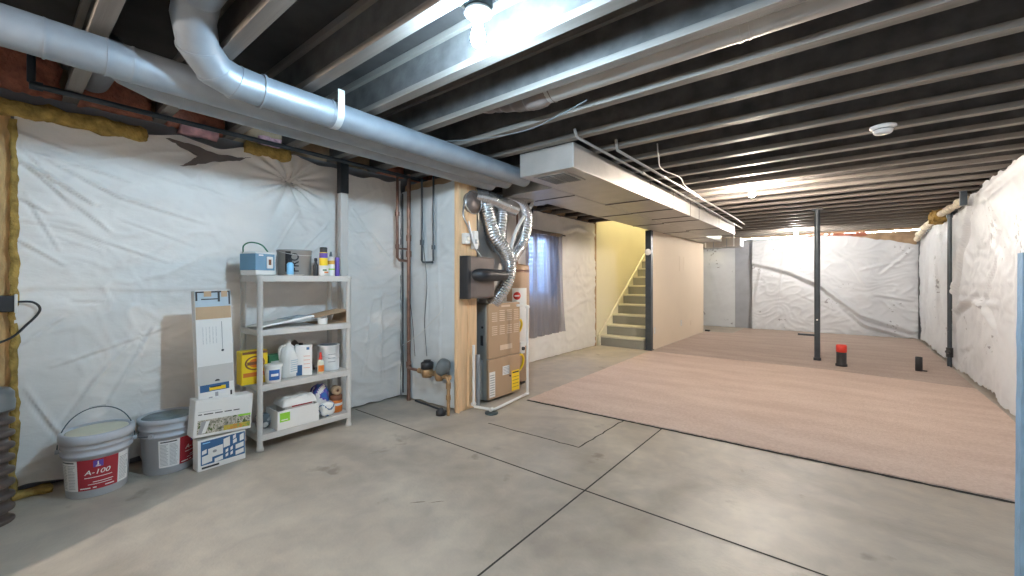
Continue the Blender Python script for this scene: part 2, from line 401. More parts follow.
# ------------------------------------------------------------------ vapour barrier sheets
def segd(p, a, b):
    ab = b-a; t = max(0, min(1, (p-a).dot(ab)/max(1e-9, ab.length_squared))); q = a+ab*t
    d = p-q; side = ab.x*d.y-ab.y*d.x
    return d.length, t, (1 if side > 0 else -1)
def sheet(name, plane, u0, u1, v0, v1, pos, m, folds=(), stars=(), step=.025, amp=.012, seamv=None, topf=None, botf=None, hole=None, seed=0, ridge=.006, edge=.012, fw=.75, fa=1.0):
    """plane 'L' (x=pos faces +X, u=y), 'R' (faces -X, u=y), 'F' (y=pos faces -Y, u=x). v=z."""
    nu = int((u1-u0)/step)+1; nv = int((v1-v0)/step)+1; verts = []; keep = []
    F = []
    for f in folds:
        pts, wd, am = f
        F.append(([V(p) for p in pts], wd*fw, am*fa))
    for i in range(nu+1):
        u = u0+(u1-u0)*i/nu
        t1 = topf(u) if topf else v1; b1 = botf(u) if botf else v0
        for j in range(nv+1):
            v = b1+(t1-b1)*j/nv; p = V((u, v))
            h = amp*noise.fractal(V((u*1.1+seed, v*1.6, seed)), 1, 2, 3)
            q = noise.noise(V((u*2.0+seed*3, v*2.0, 5)))
            rr = 1-abs(noise.noise(V((u*3.2+q*1.2+seed, v*6.5+q*1.5, 9))))
            h += ridge*(rr**6)
            rr = 1-abs(noise.noise(V((u*7+q*2+seed, v*11+q*3, 3))))
            h += ridge*.35*(rr**5)
            for pts, wd, am in F:
                best = None; tot = len(pts)-1
                for k in range(tot):
                    d, t, s = segd(p, pts[k], pts[k+1])
                    if best is None or d < best[0]: best = (d, (k+t)/tot, s)
                d, t, s = best
                if d < wd*4:
                    e = math.sin(PI*min(1, max(0, t*.86+.07)))**.6
                    x = d*s/wd
                    h += am*e*math.exp(-x*x*1.2) - am*.55*e*math.exp(-(x+1.6)**2)
            for (su, sv, R, am, cnt) in stars:
                d = math.hypot(u-su, v-sv)
                if d < R:
                    a = math.atan2(v-sv, u-su); fall = (1-d/R)**1.3
                    h += am*fall*(abs(math.sin(a*cnt/2+1.7*math.sin(a*2.0)))-.5)*min(1, d/.05) - am*.9*math.exp(-(d/.07)**2)
            if seamv is not None:
                sv = seamv+.012*math.sin(u*2.3+seed)+.008*math.sin(u*7); x = (v-sv)/.012
                if abs(x) < 5: h += .009*(1/(1+math.exp(-x*2.2))-.5)*math.exp(-(x/4)**2)+.004*math.exp(-x*x)
            ee = edge*noise.noise(V((u*9, j*.3, seed))) if j in (0, nv) else 0
            z = v+ee
            if plane == 'L': verts.append((pos+h, u, z))
            elif plane == 'R': verts.append((pos-h, u, z))
            else: verts.append((u, pos-h, z))
    faces = []
    for i in range(nu):
        for j in range(nv):
            if hole:
                uc = u0+(u1-u0)*(i+.5)/nu; vc = v0+(v1-v0)*(j+.5)/nv
                if hole[0] < uc < hole[1] and hole[2] < vc < hole[3]: continue
            faces.append([i*(nv+1)+j, (i+1)*(nv+1)+j, (i+1)*(nv+1)+j+1, i*(nv+1)+j+1])
    mb = MB(); mb.add(verts, faces, None, True)
    return mb.build(name, m)

lf = [([(0.06,2.03),(0.30,1.96)],.02,.012), ([(0.09,1.87),(0.236,1.779),(0.383,1.676)],.022,.026), ([(0.1,1.93),(0.361,1.895),(0.56,1.843)],.018,.012),
      ([(0.15,1.93),(0.496,1.738),(0.948,1.62)],.02,.016), ([(0.12,1.86),(0.297,1.64)],.018,.014), ([(0.07,1.68),(0.19,1.60)],.018,.016),
      ([(0.06,1.45),(0.25,1.30)],.018,.016), ([(0.3,1.50),(0.74,1.33)],.018,.010), ([(0.534,0.786),(0.383,0.587),(0.236,0.319)],.02,.018),
      ([(0.66,0.89),(0.45,0.449)],.02,.014), ([(0.10,1.70),(0.236,1.383)],.016,.010), ([(0.29,1.085),(0.43,1.081)],.015,.012),
      ([(1.62,1.44),(1.88,1.73)],.016,.014), ([(1.66,1.38),(1.9,1.62)],.014,.010), ([(2.10,1.87),(2.66,1.25)],.018,.014), ([(2.05,1.75),(2.38,1.37)],.014,.010), ([(0.42,1.39),(0.2,1.48)],.014,.010),
      ([(0.1,0.85),(0.25,0.99)],.016,.012), ([(1.62,1.80),(1.24,1.13)],.016,.010), ([(0.07,1.55),(.34,1.50)],.012,.010), ([(.2,.70),(.9,.95)],.02,.010), ([(.1,.6),(.3,.15)],.02,.014), ([(2.2,.3),(2.3,1.0)],.02,.008), ([(2.42,.2),(2.40,1.1)],.02,.008), ([(.5,1.95),(1.2,1.80)],.015,.008), ([(.08,1.98),(.25,1.72)],.014,.014), ([(.08,1.88),(.45,1.52)],.016,.012), ([(.5,1.6),(.9,1.45)],.016,.008)]
o = sheet('vapour_barrier', 'L', .062, 2.64, .01, 2.17, XL, 'barrier', lf, stars=[(1.54, 2.03, .42, .065, 14)], step=.0115, seamv=1.14, seed=1, amp=.012, fw=.5, fa=1.35, ridge=.009,
          topf=lambda u: 2.13+.09*min(1, max(0, (u-.35)*2.2))+.025*math.sin(u*5)+.012*math.sin(u*17), botf=lambda u: .012 if u > .6 else .03+.02*math.sin(u*14))
tag(o, 'white plastic vapour barrier on the left wall behind the pails and shelving', 'plastic sheet')
o = sheet('vapour_barrier', 'L', 3.6, 6.94, .01, 2.25, XL, 'barrier_far', [([(5.75,2.0),(6.3,2.12),(6.9,2.05)],.05,.03), ([(6.0,1.2),(6.5,1.6)],.04,.012), ([(5.8,.7),(6.8,.9)],.03,.01)],
          step=.025, seamv=1.3, seed=4, ridge=.014, fa=1.3, hole=(WY0-.01, WY1+.01, WZ0, WZ1))
tag(o, 'cream lit plastic vapour barrier around the curtained window by the stairs', 'plastic sheet')
rf = [([(7.205,2.24),(7.73,1.722),(8.352,0.519)],.05,.05), ([(5.6,2.25),(6.75,2.137)],.05,.03), ([(8.03,0.948),(6.189,0.964)],.04,.03), ([(6.553,2.052),(6.189,1.702)],.03,.02),
      ([(10.556,1.939),(11.164,0.261)],.05,.03), ([(9.4,2.1),(9.7,.4)],.05,.03), ([(6.3,1.5),(6.9,.6)],.04,.02), ([(4.0,1.9),(5.2,1.3)],.05,.025), ([(7.0,1.06),(8.2,.80)],.05,.04), ([(7.9,1.25),(8.2,.95)],.05,.03), ([(6.8,1.0),(6.3,.7)],.04,.035), ([(7.2,.45),(8.0,.30)],.04,.02)]
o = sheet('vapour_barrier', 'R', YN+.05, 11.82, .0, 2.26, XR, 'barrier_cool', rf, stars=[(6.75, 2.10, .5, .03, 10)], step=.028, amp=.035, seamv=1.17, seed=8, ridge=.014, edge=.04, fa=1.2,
          topf=lambda u: 2.275 if u < 6.8 else 2.275-.14*min(1, (u-6.8)/1.2)-.03*math.sin(u*3), botf=lambda u: .03+.03*math.sin(u*4.1)*math.sin(u*1.3))
tag(o, 'long white plastic vapour barrier on the right wall beside the carpet', 'plastic sheet')
ff = [([(-1.883,1.678),(-1.043,1.415),(-0.467,1.108),(0.24,0.453),(1.066,0.164)],.07,.10), ([(-0.105,0.66),(0.323,0.239),(0.96,0.05)],.05,.07),
      ([(-0.284,1.974),(0.069,1.622),(0.323,1.113)],.04,.03), ([(-1.144,2.066),(-1.348,0.127)],.03,.02), ([(1.066,1.843),(0.569,1.329)],.04,.03), ([(1.066,1.677),(0.24,1.442)],.04,.03), ([(-1.558,2.089),(-1.774,0.725)],.04,.02),
      ([(.5,.9),(1.06,.8)],.04,.03), ([(-.9,.9),(-.2,.55)],.03,.015)]
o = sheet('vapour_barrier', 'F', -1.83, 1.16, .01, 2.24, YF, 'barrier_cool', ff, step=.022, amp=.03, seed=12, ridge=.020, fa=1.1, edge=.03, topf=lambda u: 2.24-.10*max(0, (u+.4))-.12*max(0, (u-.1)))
tag(o, 'white plastic vapour barrier with a sagging diagonal fold on the far end wall', 'plastic sheet')
o = sheet('vapour_barrier', 'F', -3.5, -2.22, .01, 2.05, YF, 'barrier_cool', [([(-2.9,1.9),(-2.5,.4)],.04,.012)], step=.04, amp=.015, seed=15)
tag(o, 'narrow plastic vapour barrier on the end wall beyond the beige partition', 'plastic sheet')
# closet wall: sheet facing the camera, plywood side
struct('wall_closet', MB().box(XL, -2.79, 2.70, 2.74, 0, 2.2), 'rim_wood')
o = sheet('vapour_barrier', 'F', XL+.01, -2.775, .02, 2.12, 2.65, 'barrier_grey', [([(-3.5,.2),(-3.46,1.9)],.02,.012), ([(-3.2,.5),(-3.24,2.0)],.02,.014), ([(-3.0,.3),(-3.05,2.0)],.02,.012), ([(-3.55,1.2),(-2.9,1.5)],.02,.006)], step=.02, amp=.012, seed=21)
tag(o, 'greyish translucent plastic sheet on the closet wall behind the water meter', 'plastic sheet')
mb = MB().box(-2.785, -2.755, 2.62, 2.885, 0, 2.13, bev=.003)
pl = tag(mb.build('plywood_panel', 'ply'), 'tall orange plywood panel standing beside the furnace', 'plywood panel')
MB().box(-2.755, -2.742, 2.76, 2.775, .03, 2.1).build('batten', 'ply', pl)
MB().box(-2.755, -2.735, 2.625, 2.64, .0, 2.1).build('batten', 'ply', pl)

# left edge: open sheathing and fibreglass
tag(MB().box(XL-.05, XL-.015, YN, .05, 0, 2.2).build('wall_left_sheathing', 'osb'), kind='structure')
def fluffy(name, x0, x1, y0, y1, z0, z1, m, label, cat='insulation', seed=0, amp=.02, group=None, step=.03):
    t = bmesh.new(); bmesh.ops.create_cube(t, size=1)
    for v in t.verts: v.co = V(((x0+x1)/2+v.co.x*(x1-x0), (y0+y1)/2+v.co.y*(y1-y0), (z0+z1)/2+v.co.z*(z1-z0)))
    for ax in range(3):
        dim = (x1-x0, y1-y0, z1-z0)[ax]; lo = (x0, y0, z0)[ax]; n = min(80, int(dim/step))
        for i in range(1, n):
            co = [0, 0, 0]; co[ax] = lo+dim*i/n; no = [0, 0, 0]; no[ax] = 1
            bmesh.ops.bisect_plane(t, geom=list(t.verts)+list(t.edges)+list(t.faces), plane_co=co, plane_no=no)
    t.verts.index_update()
    vs = []
    for v in t.verts:
        p = v.co; d = noise.noise_vector(p*14+V((seed, 0, 0)))*amp + noise.noise_vector(p*40+V((seed, 3, 0)))*amp*.5
        vs.append(p+d)
    mb = MB(); mb.add(vs, [[v.index for v in f.verts] for f in t.faces], None, True); t.free()
    return tag(mb.build(name, m), label, cat, group)
fluffy('insulation_strip', XL-.015, XL+.02, .046, .076, .01, 2.1, 'insul_y', 'thin yellow fibreglass strip down the left edge of the plastic sheet', seed=2, amp=.014)
fluffy('insulation_batt', XL-.02, XL+.05, -.6, .62, 2.12, 2.20, 'insul_y', 'long yellow fibreglass batt edge along the top of the left wall', seed=3, amp=.02)
fluffy('insulation_batt', XL-.02, XL+.06, 1.20, 1.52, 2.19, 2.27, 'insul_y', 'short yellow fibreglass piece above the star shaped pucker in the sheet', seed=4, amp=.018)
fluffy('insulation_batt', XL-.03, XL+.05, .80, 1.02, 2.235, 2.30, 'insul_p', 'pink fibreglass tuft left of the short yellow piece on the left wall', seed=5, amp=.018)
fluffy('insulation_batt', XL-.03, XL+.03, 1.30, 1.46, 2.27, 2.35, 'insul_p', 'small pink fibreglass tuft on top of the short yellow piece', seed=6, amp=.014)
mb = MB(); pts = [(.72, 2.17), (.84, 2.165), (1.02, 2.13), (1.17, 2.14), (1.24, 2.16), (1.14, 2.105), (1.0, 2.075), (.90, 2.03), (.80, 1.995), (.86, 2.05), (.90, 2.09), (.80, 2.13)]  # ragged shadow at the sheet top, built as a flat dark piece
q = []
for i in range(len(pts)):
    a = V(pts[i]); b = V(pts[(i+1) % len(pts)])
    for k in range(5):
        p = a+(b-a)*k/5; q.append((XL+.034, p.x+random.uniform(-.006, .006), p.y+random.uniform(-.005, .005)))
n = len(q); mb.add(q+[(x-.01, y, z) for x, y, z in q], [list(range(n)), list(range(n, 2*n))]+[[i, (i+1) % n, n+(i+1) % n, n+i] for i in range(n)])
tag(mb.build('shadow_patch', 'hum'), 'ragged dark patch standing for shadow at the top of the left plastic sheet', 'shadow patch')
# scraps of concrete floor debris insulation at left bottom
fluffy('insulation_scrap', XL+.01, XL+.10, .05, .20, .0, .03, 'insul_y', 'yellow fibreglass scrap on the floor left of the near pail', seed=9, amp=.012)

# ------------------------------------------------------------------ joists
def make_joist(x0, x1, label):
    t = thing('floor_joist', label, 'joist', (0, 0, ZJ), 0, 'floor joists overhead')
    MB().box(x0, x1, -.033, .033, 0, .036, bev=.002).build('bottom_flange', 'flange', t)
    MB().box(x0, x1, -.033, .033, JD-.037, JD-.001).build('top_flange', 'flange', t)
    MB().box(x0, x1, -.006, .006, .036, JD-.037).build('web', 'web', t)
    return t
JY = [1.518+.4126*k for k in range(-11, 25)]
long_j = make_joist(XL-.09, XR+.05, 'x'); short_j = make_joist(SX+.03, XR+.05, 'x')
names = {-3: 'floor joist nearest the camera, above the duct elbows', -2: 'floor joist just in front of the shaded duct elbow overhead', -1: 'floor joist carrying the near bare bulb fixture',
         0: 'pale lit floor joist directly behind the near bare bulb', 1: 'second floor joist behind the near bare bulb', 2: 'floor joist just beyond the brownish round duct run',
         3: 'floor joist over the near end of the rectangular trunk duct', 4: 'floor joist next beyond the near end of the rectangular trunk duct', 5: 'floor joist just in front of the white smoke detector',
         6: 'floor joist holding the white smoke detector', 7: 'floor joist just beyond the white smoke detector', 8: 'second floor joist beyond the white smoke detector', 9: 'floor joist just in front of the middle bare bulb',
         10: 'floor joist just beyond the middle bare bulb', 15: 'floor joist resting on the free standing steel post', 24: 'last floor joist against the far wall'}
first = {'l': True, 's': True}
for i, y in enumerate(JY):
    k = i-11
    if y > YF-.04: continue
    short = SY0-.05 < y < SY1+.05
    if k in names: lab = names[k]
    elif k < -3: lab = 'floor joist behind the camera over the open slab'
    elif k < 15: lab = 'floor joist between the middle bulb and the free standing post'
    elif k < 21: lab = 'floor joist between the free standing post and the far bulb'
    else: lab = 'floor joist between the far bulb and the end wall'
    src = short_j if short else long_j; key = 's' if short else 'l'
    if first[key]: o = src; first[key] = False; o.location = (0, y, ZJ); o['label'] = lab
    else: o = dup(src, (0, y, ZJ), None, lab)
# red fibreglass batts in the rim bays on the left wall
for i, y in enumerate(JY):
    k = i-11
    if k in (-5, -4, -3, -2):
        fluffy('rim_batt', XL-.09, XL-.02, y+.04, y+.372, ZJ+.0, ZS-.01, 'insul_r', {-5: 'red fibreglass batt in the joist bay beside the camera', -4: 'red fibreglass batt in the nearest visible joist bay on the left wall',
               -3: 'red fibreglass batt in the joist bay above the dark gas pipe bend', -2: 'red fibreglass batt in the joist bay above the shelving side pail'}[k], seed=k, amp=.03, group='rim bay batts on the left wall', step=.035)
    if k in (2, 3):
        fluffy('rim_batt', XL-.09, XL-.03, y+.04, y+.372, ZJ+.0, ZJ+.12, 'insul_r', {2: 'dark red fibreglass batt above the copper pipes', 3: 'dark red fibreglass batt above the closet wall'}[k], seed=k, amp=.02, group='rim bay batts on the left wall', step=.04)
fluffy('end_wall_batt', -.75, .35, YF+.02, YF+.08, 2.19, 2.27, 'insul_r', 'red fibreglass strip above the plastic on the end wall', seed=30, amp=.02, step=.05)
tag(MB().box(-.3, 1.14, YF+.05, YF+.09, 1.88, 2.25, bev=.004).build('plate_board', 'rim_wood'), 'tan board exposed above the plastic at the right of the end wall', 'board')
# exposed rolls on top of right wall
pts = bezier([(1.12, 7.35, 2.19), (1.08, 8.2, 2.17), (1.10, 9.0, 2.19)], 16)
mb = MB(); mb.tube([p+noise.noise_vector(p*5)*.02 for p in pts], [.045+.018*noise.noise(p*9) for p in pts], seg=14)
tag(mb.build('insulation_roll', 'insul_w'), 'crumpled cream insulation roll on top of the right wall above the pipe', 'insulation')
fluffy('insulation_clump', 1.03, 1.17, 8.75, 9.25, 2.10, 2.26, 'insul_y', 'yellow fibreglass clump at the top of the right wall', seed=33, amp=.05)
pts = bezier([(1.12, 9.3, 2.20), (1.10, 10.4, 2.16), (1.12, 11.6, 2.05)], 16)
mb = MB(); mb.tube([p+noise.noise_vector(p*5)*.03 for p in pts], [.05+.02*noise.noise(p*9) for p in pts], seg=14)
tag(mb.build('insulation_roll', 'insul_w'), 'crumpled cream insulation roll running into the far right corner', 'insulation')
tag(MB().box(1.06, 1.12, 7.20, 7.26, 2.10, 2.27, bev=.004).build('wood_block', 'col_steel'), 'dark block end above the plastic on the right wall', 'block')

# ------------------------------------------------------------------ carpets
def carpet(name, outline, m, label, th=.012):
    mb = MB(); n = len(outline); pts = []
    for i in range(n):
        a = V(outline[i]); b = V(outline[(i+1) % n]); k = max(1, int((b-a).length/.04))
        for j in range(k):
            p = a+(b-a)*j/k; pts.append((p.x+random.uniform(-.004, .004), p.y+random.uniform(-.004, .004)))
    vs = [(x, y, .001) for x, y in pts]+[(x, y, th) for x, y in pts]; n = len(pts)
    mb.add(vs, [[i, (i+1) % n, n+(i+1) % n, n+i] for i in range(n)]+[list(range(n, 2*n))])
    return tag(mb.build(name, m), label, 'carpet')
carpet('carpet', [(-2.50, 3.36), (1.02, 3.47), (1.12, 5.6), (1.12, 6.78), (-.2, 7.0), (-2.60, 6.96)], 'carpet', 'large pinkish beige carpet piece in the middle of the room')
carpet('carpet', [(-2.58, 6.975), (-.2, 7.015), (1.12, 6.795), (1.14, 11.85), (-2.0, 11.86), (-2.0, 10.5), (-2.58, 10.48)], 'carpet2', 'greyer brown carpet piece at the far end under the steel post', .012)
mb = MB()
vs = []; L = [(-2.5+3.52*i/90, 3.345+.110*i/90) for i in range(91)]
for i, (x, y) in enumerate(L): vs += [(x, y-.012+random.uniform(-.006, .004), .002), (x, y+.02, .004)]
mb.add(vs, [[2*i, 2*i+2, 2*i+3, 2*i+1] for i in range(90)])
tag(mb.build('carpet_edge_adhesive', 'joint'), 'dark ragged adhesive line along the near edge of the carpet', 'adhesive line')

# ------------------------------------------------------------------ round ducts
def ring(y, r, x, z): return [(x, y-.008, z), (x, y+.008, z)]
def spiral_duct(label, path, r, seams, m='galv', name='round_duct'):
    t = thing(name, label, 'duct', tuple(path[0]))
    o = V(path[0])
    MB().tube([V(p)-o for p in path], r, seg=32).build('duct_pipe', m, t)
    for a, b in seams:
        d = (V(b)-V(a)); c = V(a)
        MB().tube([c-o-d*.5, c-o+d*.5], r+.0028, seg=32).build('seam_collar', m, t)
    return t
# duct A: over the slab, bends up to the right into a joist bay
arc = [(-2.36, 3.12, 2.165), (-2.36, .86, 2.183)]
el = [(-2.36, .74, 2.186), (-2.345, .655, 2.205), (-2.29, .575, 2.265), (-2.20, .535, 2.34), (-2.08, .525, 2.40)]
path = arc + el + [(-1.6, .525, 2.41), (XR, .525, 2.41)]
t = thing('round_duct', 'nearest grey round duct with a segmented elbow below the joists', 'duct', path[0]); o = V(path[0])
MB().tube([V(p)-o for p in arc], .0775, seg=36).build('duct_pipe', 'galv', t)
MB().tube([V(p)-o for p in [arc[1]]+el], [.0775, .082, .083, .083, .083, .08], seg=36, cap=False).build('elbow', 'galv', t)
MB().tube([V(p)-o for p in [el[-1]]+path[-2:]], .085, seg=30).build('branch_pipe', 'galv', t)
for p, q in ((el[0], el[1]), (el[1], el[2]), (el[2], el[3]), (arc[1], el[0])):
    d = (V(q)-V(p)).normalized()*.006; c = V(p)
    MB().tube([c-o-d, c-o+d], .086, seg=36).build('seam_collar', 'galv', t)
MB().tube([V((-2.36, 1.215, 2.183))-o, V((-2.36, 1.225, 2.183))-o], .081, seg=36).build('seam_collar', 'galv', t)
spiral_duct('middle round duct running left out of view beside the elbowed duct', [(-2.52, 3.05, 2.16), (-2.52, -.37, 2.183)], .078,
            [((-2.52, y, 2.178), (-2.52, y+.008, 2.178)) for y in (.12, .30, .385, 1.75, 2.5)])
path = [(-2.675, 3.0, 2.15), (-2.675, .60, 2.168), (-2.68, .50, 2.175), (-2.72, .40, 2.22), (-2.80, .36, 2.30), (-2.9, .36, 2.37), (-3.5, .36, 2.40)]
spiral_duct('round duct closest to the left wall, bending up to the left', path, .075, [((-2.675, .60, 2.168), (-2.675, .61, 2.168)), ((-2.675, 1.85, 2.16), (-2.675, 1.87, 2.16))])
# metal hanger straps
mb = MB(); pr = []
for i in range(25):
    a = -PI*.98 + (PI*1.0)*i/24
    pr.append((-2.36+.081*math.cos(a+PI*0), 2.183+.081*math.sin(a)))
vs = []; 
top = [(-2.441, 2.29)] + pr + [(-2.279, 2.30)]
for x, z in top: vs += [(x, 1.235, z), (x, 1.275, z)]
mb.add(vs, [[2*i, 2*i+1, 2*i+3, 2*i+2] for i in range(len(top)-1)])
mb.add([(x+.001, y, z-.001) for x, y, z in vs], [[2*i, 2*i+1, 2*i+3, 2*i+2] for i in range(len(top)-1)])
mb.box(-2.283, -2.278, 1.235, 1.275, 2.18, 2.31)
tag(mb.build('hanger_strap', 'strap'), 'pale metal strap wrapped around the nearest round duct', 'duct strap')
# brown shaded duct in the bay
pts = [(-1.40, 2.10, 2.36), (XR, 2.10, 2.36)]
t = thing('round_duct', 'shaded brownish round duct between joists behind the near bulb', 'duct', pts[0])
MB().tube([(0, 0, 0), (2.55, 0, 0)], .078, seg=30).build('duct_pipe', 'galv_trunk', t)
MB().tube([(1.02, 0, 0), (1.035, 0, 0)], .081, seg=30).build('seam_collar', 'galv_trunk', t)
MB().tube([(1.06, 0, 0), (1.07, 0, 0)], .081, seg=30).build('seam_collar', 'galv_trunk', t)
pp = bezier([(0.03, 0, 0), (-.10, .0, -.015), (-.26, .01, .01), (-.55, .01, .06)], 14)
MB().tube([p+noise.noise_vector(p*14)*.012 for p in pp], [.080+.012*noise.noise(p*25)-.03*min(1, max(0, (-p.x-.1)*2)) for p in pp], seg=20).build('crumpled_sleeve', 'hum', t)

# ------------------------------------------------------------------ rectangular trunk ducts
def trunk(label, x0, x1, y0, y1, z0, z1, seams, name='trunk_duct', cross=True):
    t = thing(name, label, 'duct', (x0, y0, z0)); W_, Ln, H = x1-x0, y1-y0, z1-z0
    MB().box(0, W_, 0, Ln, 0, H, bev=.004).build('duct_body', 'galv_trunk', t)
    for s in seams:
        y = s-y0
        MB().box(-.0025, W_+.0025, y-.009, y+.009, -.007, H-.001, bev=.002).build('seam_cleat', 'seam', t)
    return t
t = trunk('return trunk duct with a dark grille under its near end', -2.167, -1.644, 2.80, 8.80, 2.082, 2.279, [4.42, 5.18, 5.9, 6.33, 7.53])
g = MB().box(.10, .41, .06, .40, -.008, 0, 'galv_trunk', bev=.002)
g.box(.125, .385, .085, .375, -.010, -.004, 'grille')
for i in range(9): g.box(.13, .38, .10+.03*i, .106+.03*i, -.014, -.009, 'galv_trunk')
g.box(.25, .26, .09, .37, -.014, -.009, 'galv_trunk')
g.build('return_grille', None, t)
t = trunk('supply trunk duct passing over the partition and the stairs', -2.66, -2.173, 3.32, 10.2, 2.080, 2.279, [3.72, 5.2, 6.4, 7.7, 9.0])
mb = MB()  # transition toward the furnace plenum
mb.prism([(-2.66, 2.078), (-2.173, 2.078), (-2.173, 2.10), (-2.66, 2.268), (-2.66, 2.268)], 3.30, 3.32, axis='Y')
mb.add([(-2.81, 3.33, 2.075), (-2.66, 3.325, 2.079), (-2.66, 3.95, 2.079), (-2.81, 3.95, 2.075), (-2.81, 3.33, 2.25), (-2.66, 3.325, 2.26), (-2.66, 3.95, 2.26), (-2.81, 3.95, 2.25)],
       [[0, 1, 2, 3], [4, 5, 6, 7], [0, 1, 5, 4], [1, 2, 6, 5], [2, 3, 7, 6], [3, 0, 4, 7]], None)
o_ = mb.build('transition', 'galv_trunk'); o_.parent = t; o_.location = -V(t.location)
t = trunk('short cross duct at the far end past the trunk ducts', -2.72, -1.86, 10.5, 10.95, 1.985, 2.18, [], 'cross_duct')
MB().box(.58, .60, -.006, .45, -.006, .2, bev=.002).build('seam_cleat', 'galv', t)
MB().box(.30, .32, -.006, .45, -.006, .2, bev=.002).build('seam_cleat', 'galv', t)
for x in (.12, .72): MB().box(x, x+.03, -.003, .0, .0, .294).build('hanger', 'strap', t)
# conduits beside the trunk
def conduit(label, pts, r, m='emt', name='conduit', joints=()):
    t = thing(name, label, 'conduit', pts[0]); o = V(pts[0])
    MB().tube([V(p)-o for p in pts], r, seg=12).build('pipe', m, t)
    for (a, b) in joints: MB().tube([V(a)-o, V(b)-o], r+.005, seg=12).build('coupling', m, t)
    return t
conduit('thin pale pipe hung close along the trunk duct', [(-1.53, 2.62, 2.30), (-1.53, 2.66, 2.25), (-1.55, 6.0, 2.245), (-1.60, 9.2, 2.24)], .010, joints=[((-1.536, 3.9, 2.248), (-1.536, 3.97, 2.248)), ((-1.56, 6.6, 2.243), (-1.56, 6.68, 2.243))])
conduit('thin pale pipe farther from the trunk duct with a bent near end', [(-1.43, 3.10, 2.33), (-1.43, 3.12, 2.25), (-1.43, 7.6, 2.245), (-1.45, 8.6, 2.24)], .011, joints=[((-1.43, 4.2, 2.249), (-1.43, 4.28, 2.249)), ((-1.43, 5.3, 2.248), (-1.43, 5.38, 2.248))])
def wire(label, pts, r=.004, m='rope', cat='cable', name='cable', n=10):
    mb = MB(); mb.tube(bezier(pts, n), r, seg=8); return tag(mb.build(name, m), label, cat)
wire('white cable drooping from the joists beside the bent pipe', [(-1.22, 3.44, 2.34), (-1.25, 3.55, 2.27), (-1.36, 3.95, 2.262), (-1.32, 4.37, 2.255), (-1.40, 4.83, 2.262), (-1.45, 5.6, 2.277)], .005)
wire('thin cable slanting under the joist left of the trunk duct', [(-1.20, 2.20, 2.275), (-1.46, 2.27, 2.262), (-1.75, 2.34, 2.262), (-2.1, 2.28, 2.262), (-2.4, 2.17, 2.275)], .004, 'meter_grey')
wire('thin dark cable along the joist near the middle bulb', [(-1.2, 4.6, 2.31), (-.95, 5.0, 2.268), (-.85, 5.15, 2.262), (-.8, 5.2, 2.275)], .004, 'black_pl')

# ------------------------------------------------------------------ pipes on left wall
mb = MB(); mb.tube([(-3.42, .118, 2.50), (-3.42, .118, 2.275), (-3.42, .135, 2.258), (-3.42, 3.3, 2.235)], .017, seg=12)
gp = tag(mb.build('gas_pipe', 'black_steel'), 'dark gas pipe running under the joists along the left wall', 'pipe')
MB().tube([(-3.42, .11, 2.258), (-3.42, .16, 2.258)], .024, seg=12).build('fitting', 'black_steel', gp)
# steel column behind shelf
t = thing('support_column', 'off white wrapped support column with a black top behind the shelving', 'column', (-3.50, 1.94, 0))
MB().box(-.032, .032, -.036, .036, 0, 1.98, bev=.006).build('wrapped_shaft', 'shelf_pl', t)
MB().box(-.036, .036, -.038, .038, 1.98, 2.275, bev=.004).build('black_top', 'black_steel', t)['label'] = 'black top of the column'
# copper lines
def copper(label, pts, r=.014, m='copper', extra=()):
    t = thing('copper_pipe', label, 'pipe', pts[0]); o = V(pts[0])
    MB().tube([V(p)-o for p in pts], r, seg=12).build('pipe', m, t)
    for a, b, rr in extra: MB().tube([V(a)-o, V(b)-o], rr, seg=12).build('fitting', m, t)
    return t
copper('tall copper riser standing on the slab in front of the plastic', [(-3.425, 2.60, 0), (-3.425, 2.60, 2.27)], .019, extra=[((-3.425, 2.60, 1.44), (-3.425, 2.60, 1.50), .027), ((-3.425, 2.60, 1.60), (-3.425, 2.60, 1.66), .026), ((-3.425, 2.60, .33), (-3.425, 2.60, .39), .026)])
copper('shorter copper pipe hooking into the tall riser near the ceiling', [(-3.44, 2.475, 2.27), (-3.44, 2.475, 1.43), (-3.44, 2.50, 1.405), (-3.43, 2.585, 1.40)], .014, extra=[((-3.44, 2.475, 1.84), (-3.44, 2.475, 1.88), .022), ((-3.44, 2.475, 1.52), (-3.44, 2.475, 1.56), .02), ((-3.44, 2.46, 1.52), (-3.43, 2.585, 1.52), .008)])
tag(MB().tube([(-3.56, 2.63, .05), (-3.56, 2.625, 2.1)], .008, seg=8).build('corner_rod', 'black_steel'), 'thin black line pipe down the closet corner', 'pipe')
copper('slim grey bar standing for the hooked copper pipe shadow on the closet plastic', [(-3.22, 2.60, 2.2), (-3.22, 2.60, 1.40), (-3.20, 2.60, 1.38), (-3.06, 2.60, 1.38)], .011, 'col_steel', extra=[((-3.22, 2.60, 1.55), (-3.22, 2.60, 1.6), .02)])  # shadow of the hooked copper pipe, modelled as a grey tube
copper('slim grey bar standing for the copper riser shadow beside the plywood panel', [(-3.05, 2.60, 2.2), (-3.05, 2.60, 1.39)], .010, 'col_steel', extra=[((-3.05, 2.60, 1.5), (-3.05, 2.60, 1.54), .018)])  # shadow of the tall copper riser, modelled as a grey tube
wire('thin hanging wire in front of the closet plastic', [(-3.30, 2.58, .46), (-3.34, 2.58, .8), (-3.40, 2.58, 1.1)], .003, 'black_pl')
wire('dark cable rising from the water meter to the ceiling', [(-3.12, 2.58, .48), (-3.16, 2.585, .8), (-3.13, 2.585, 1.2), (-3.20, 2.585, 1.7), (-3.2, 2.59, 2.2)], .004, 'meter_grey')
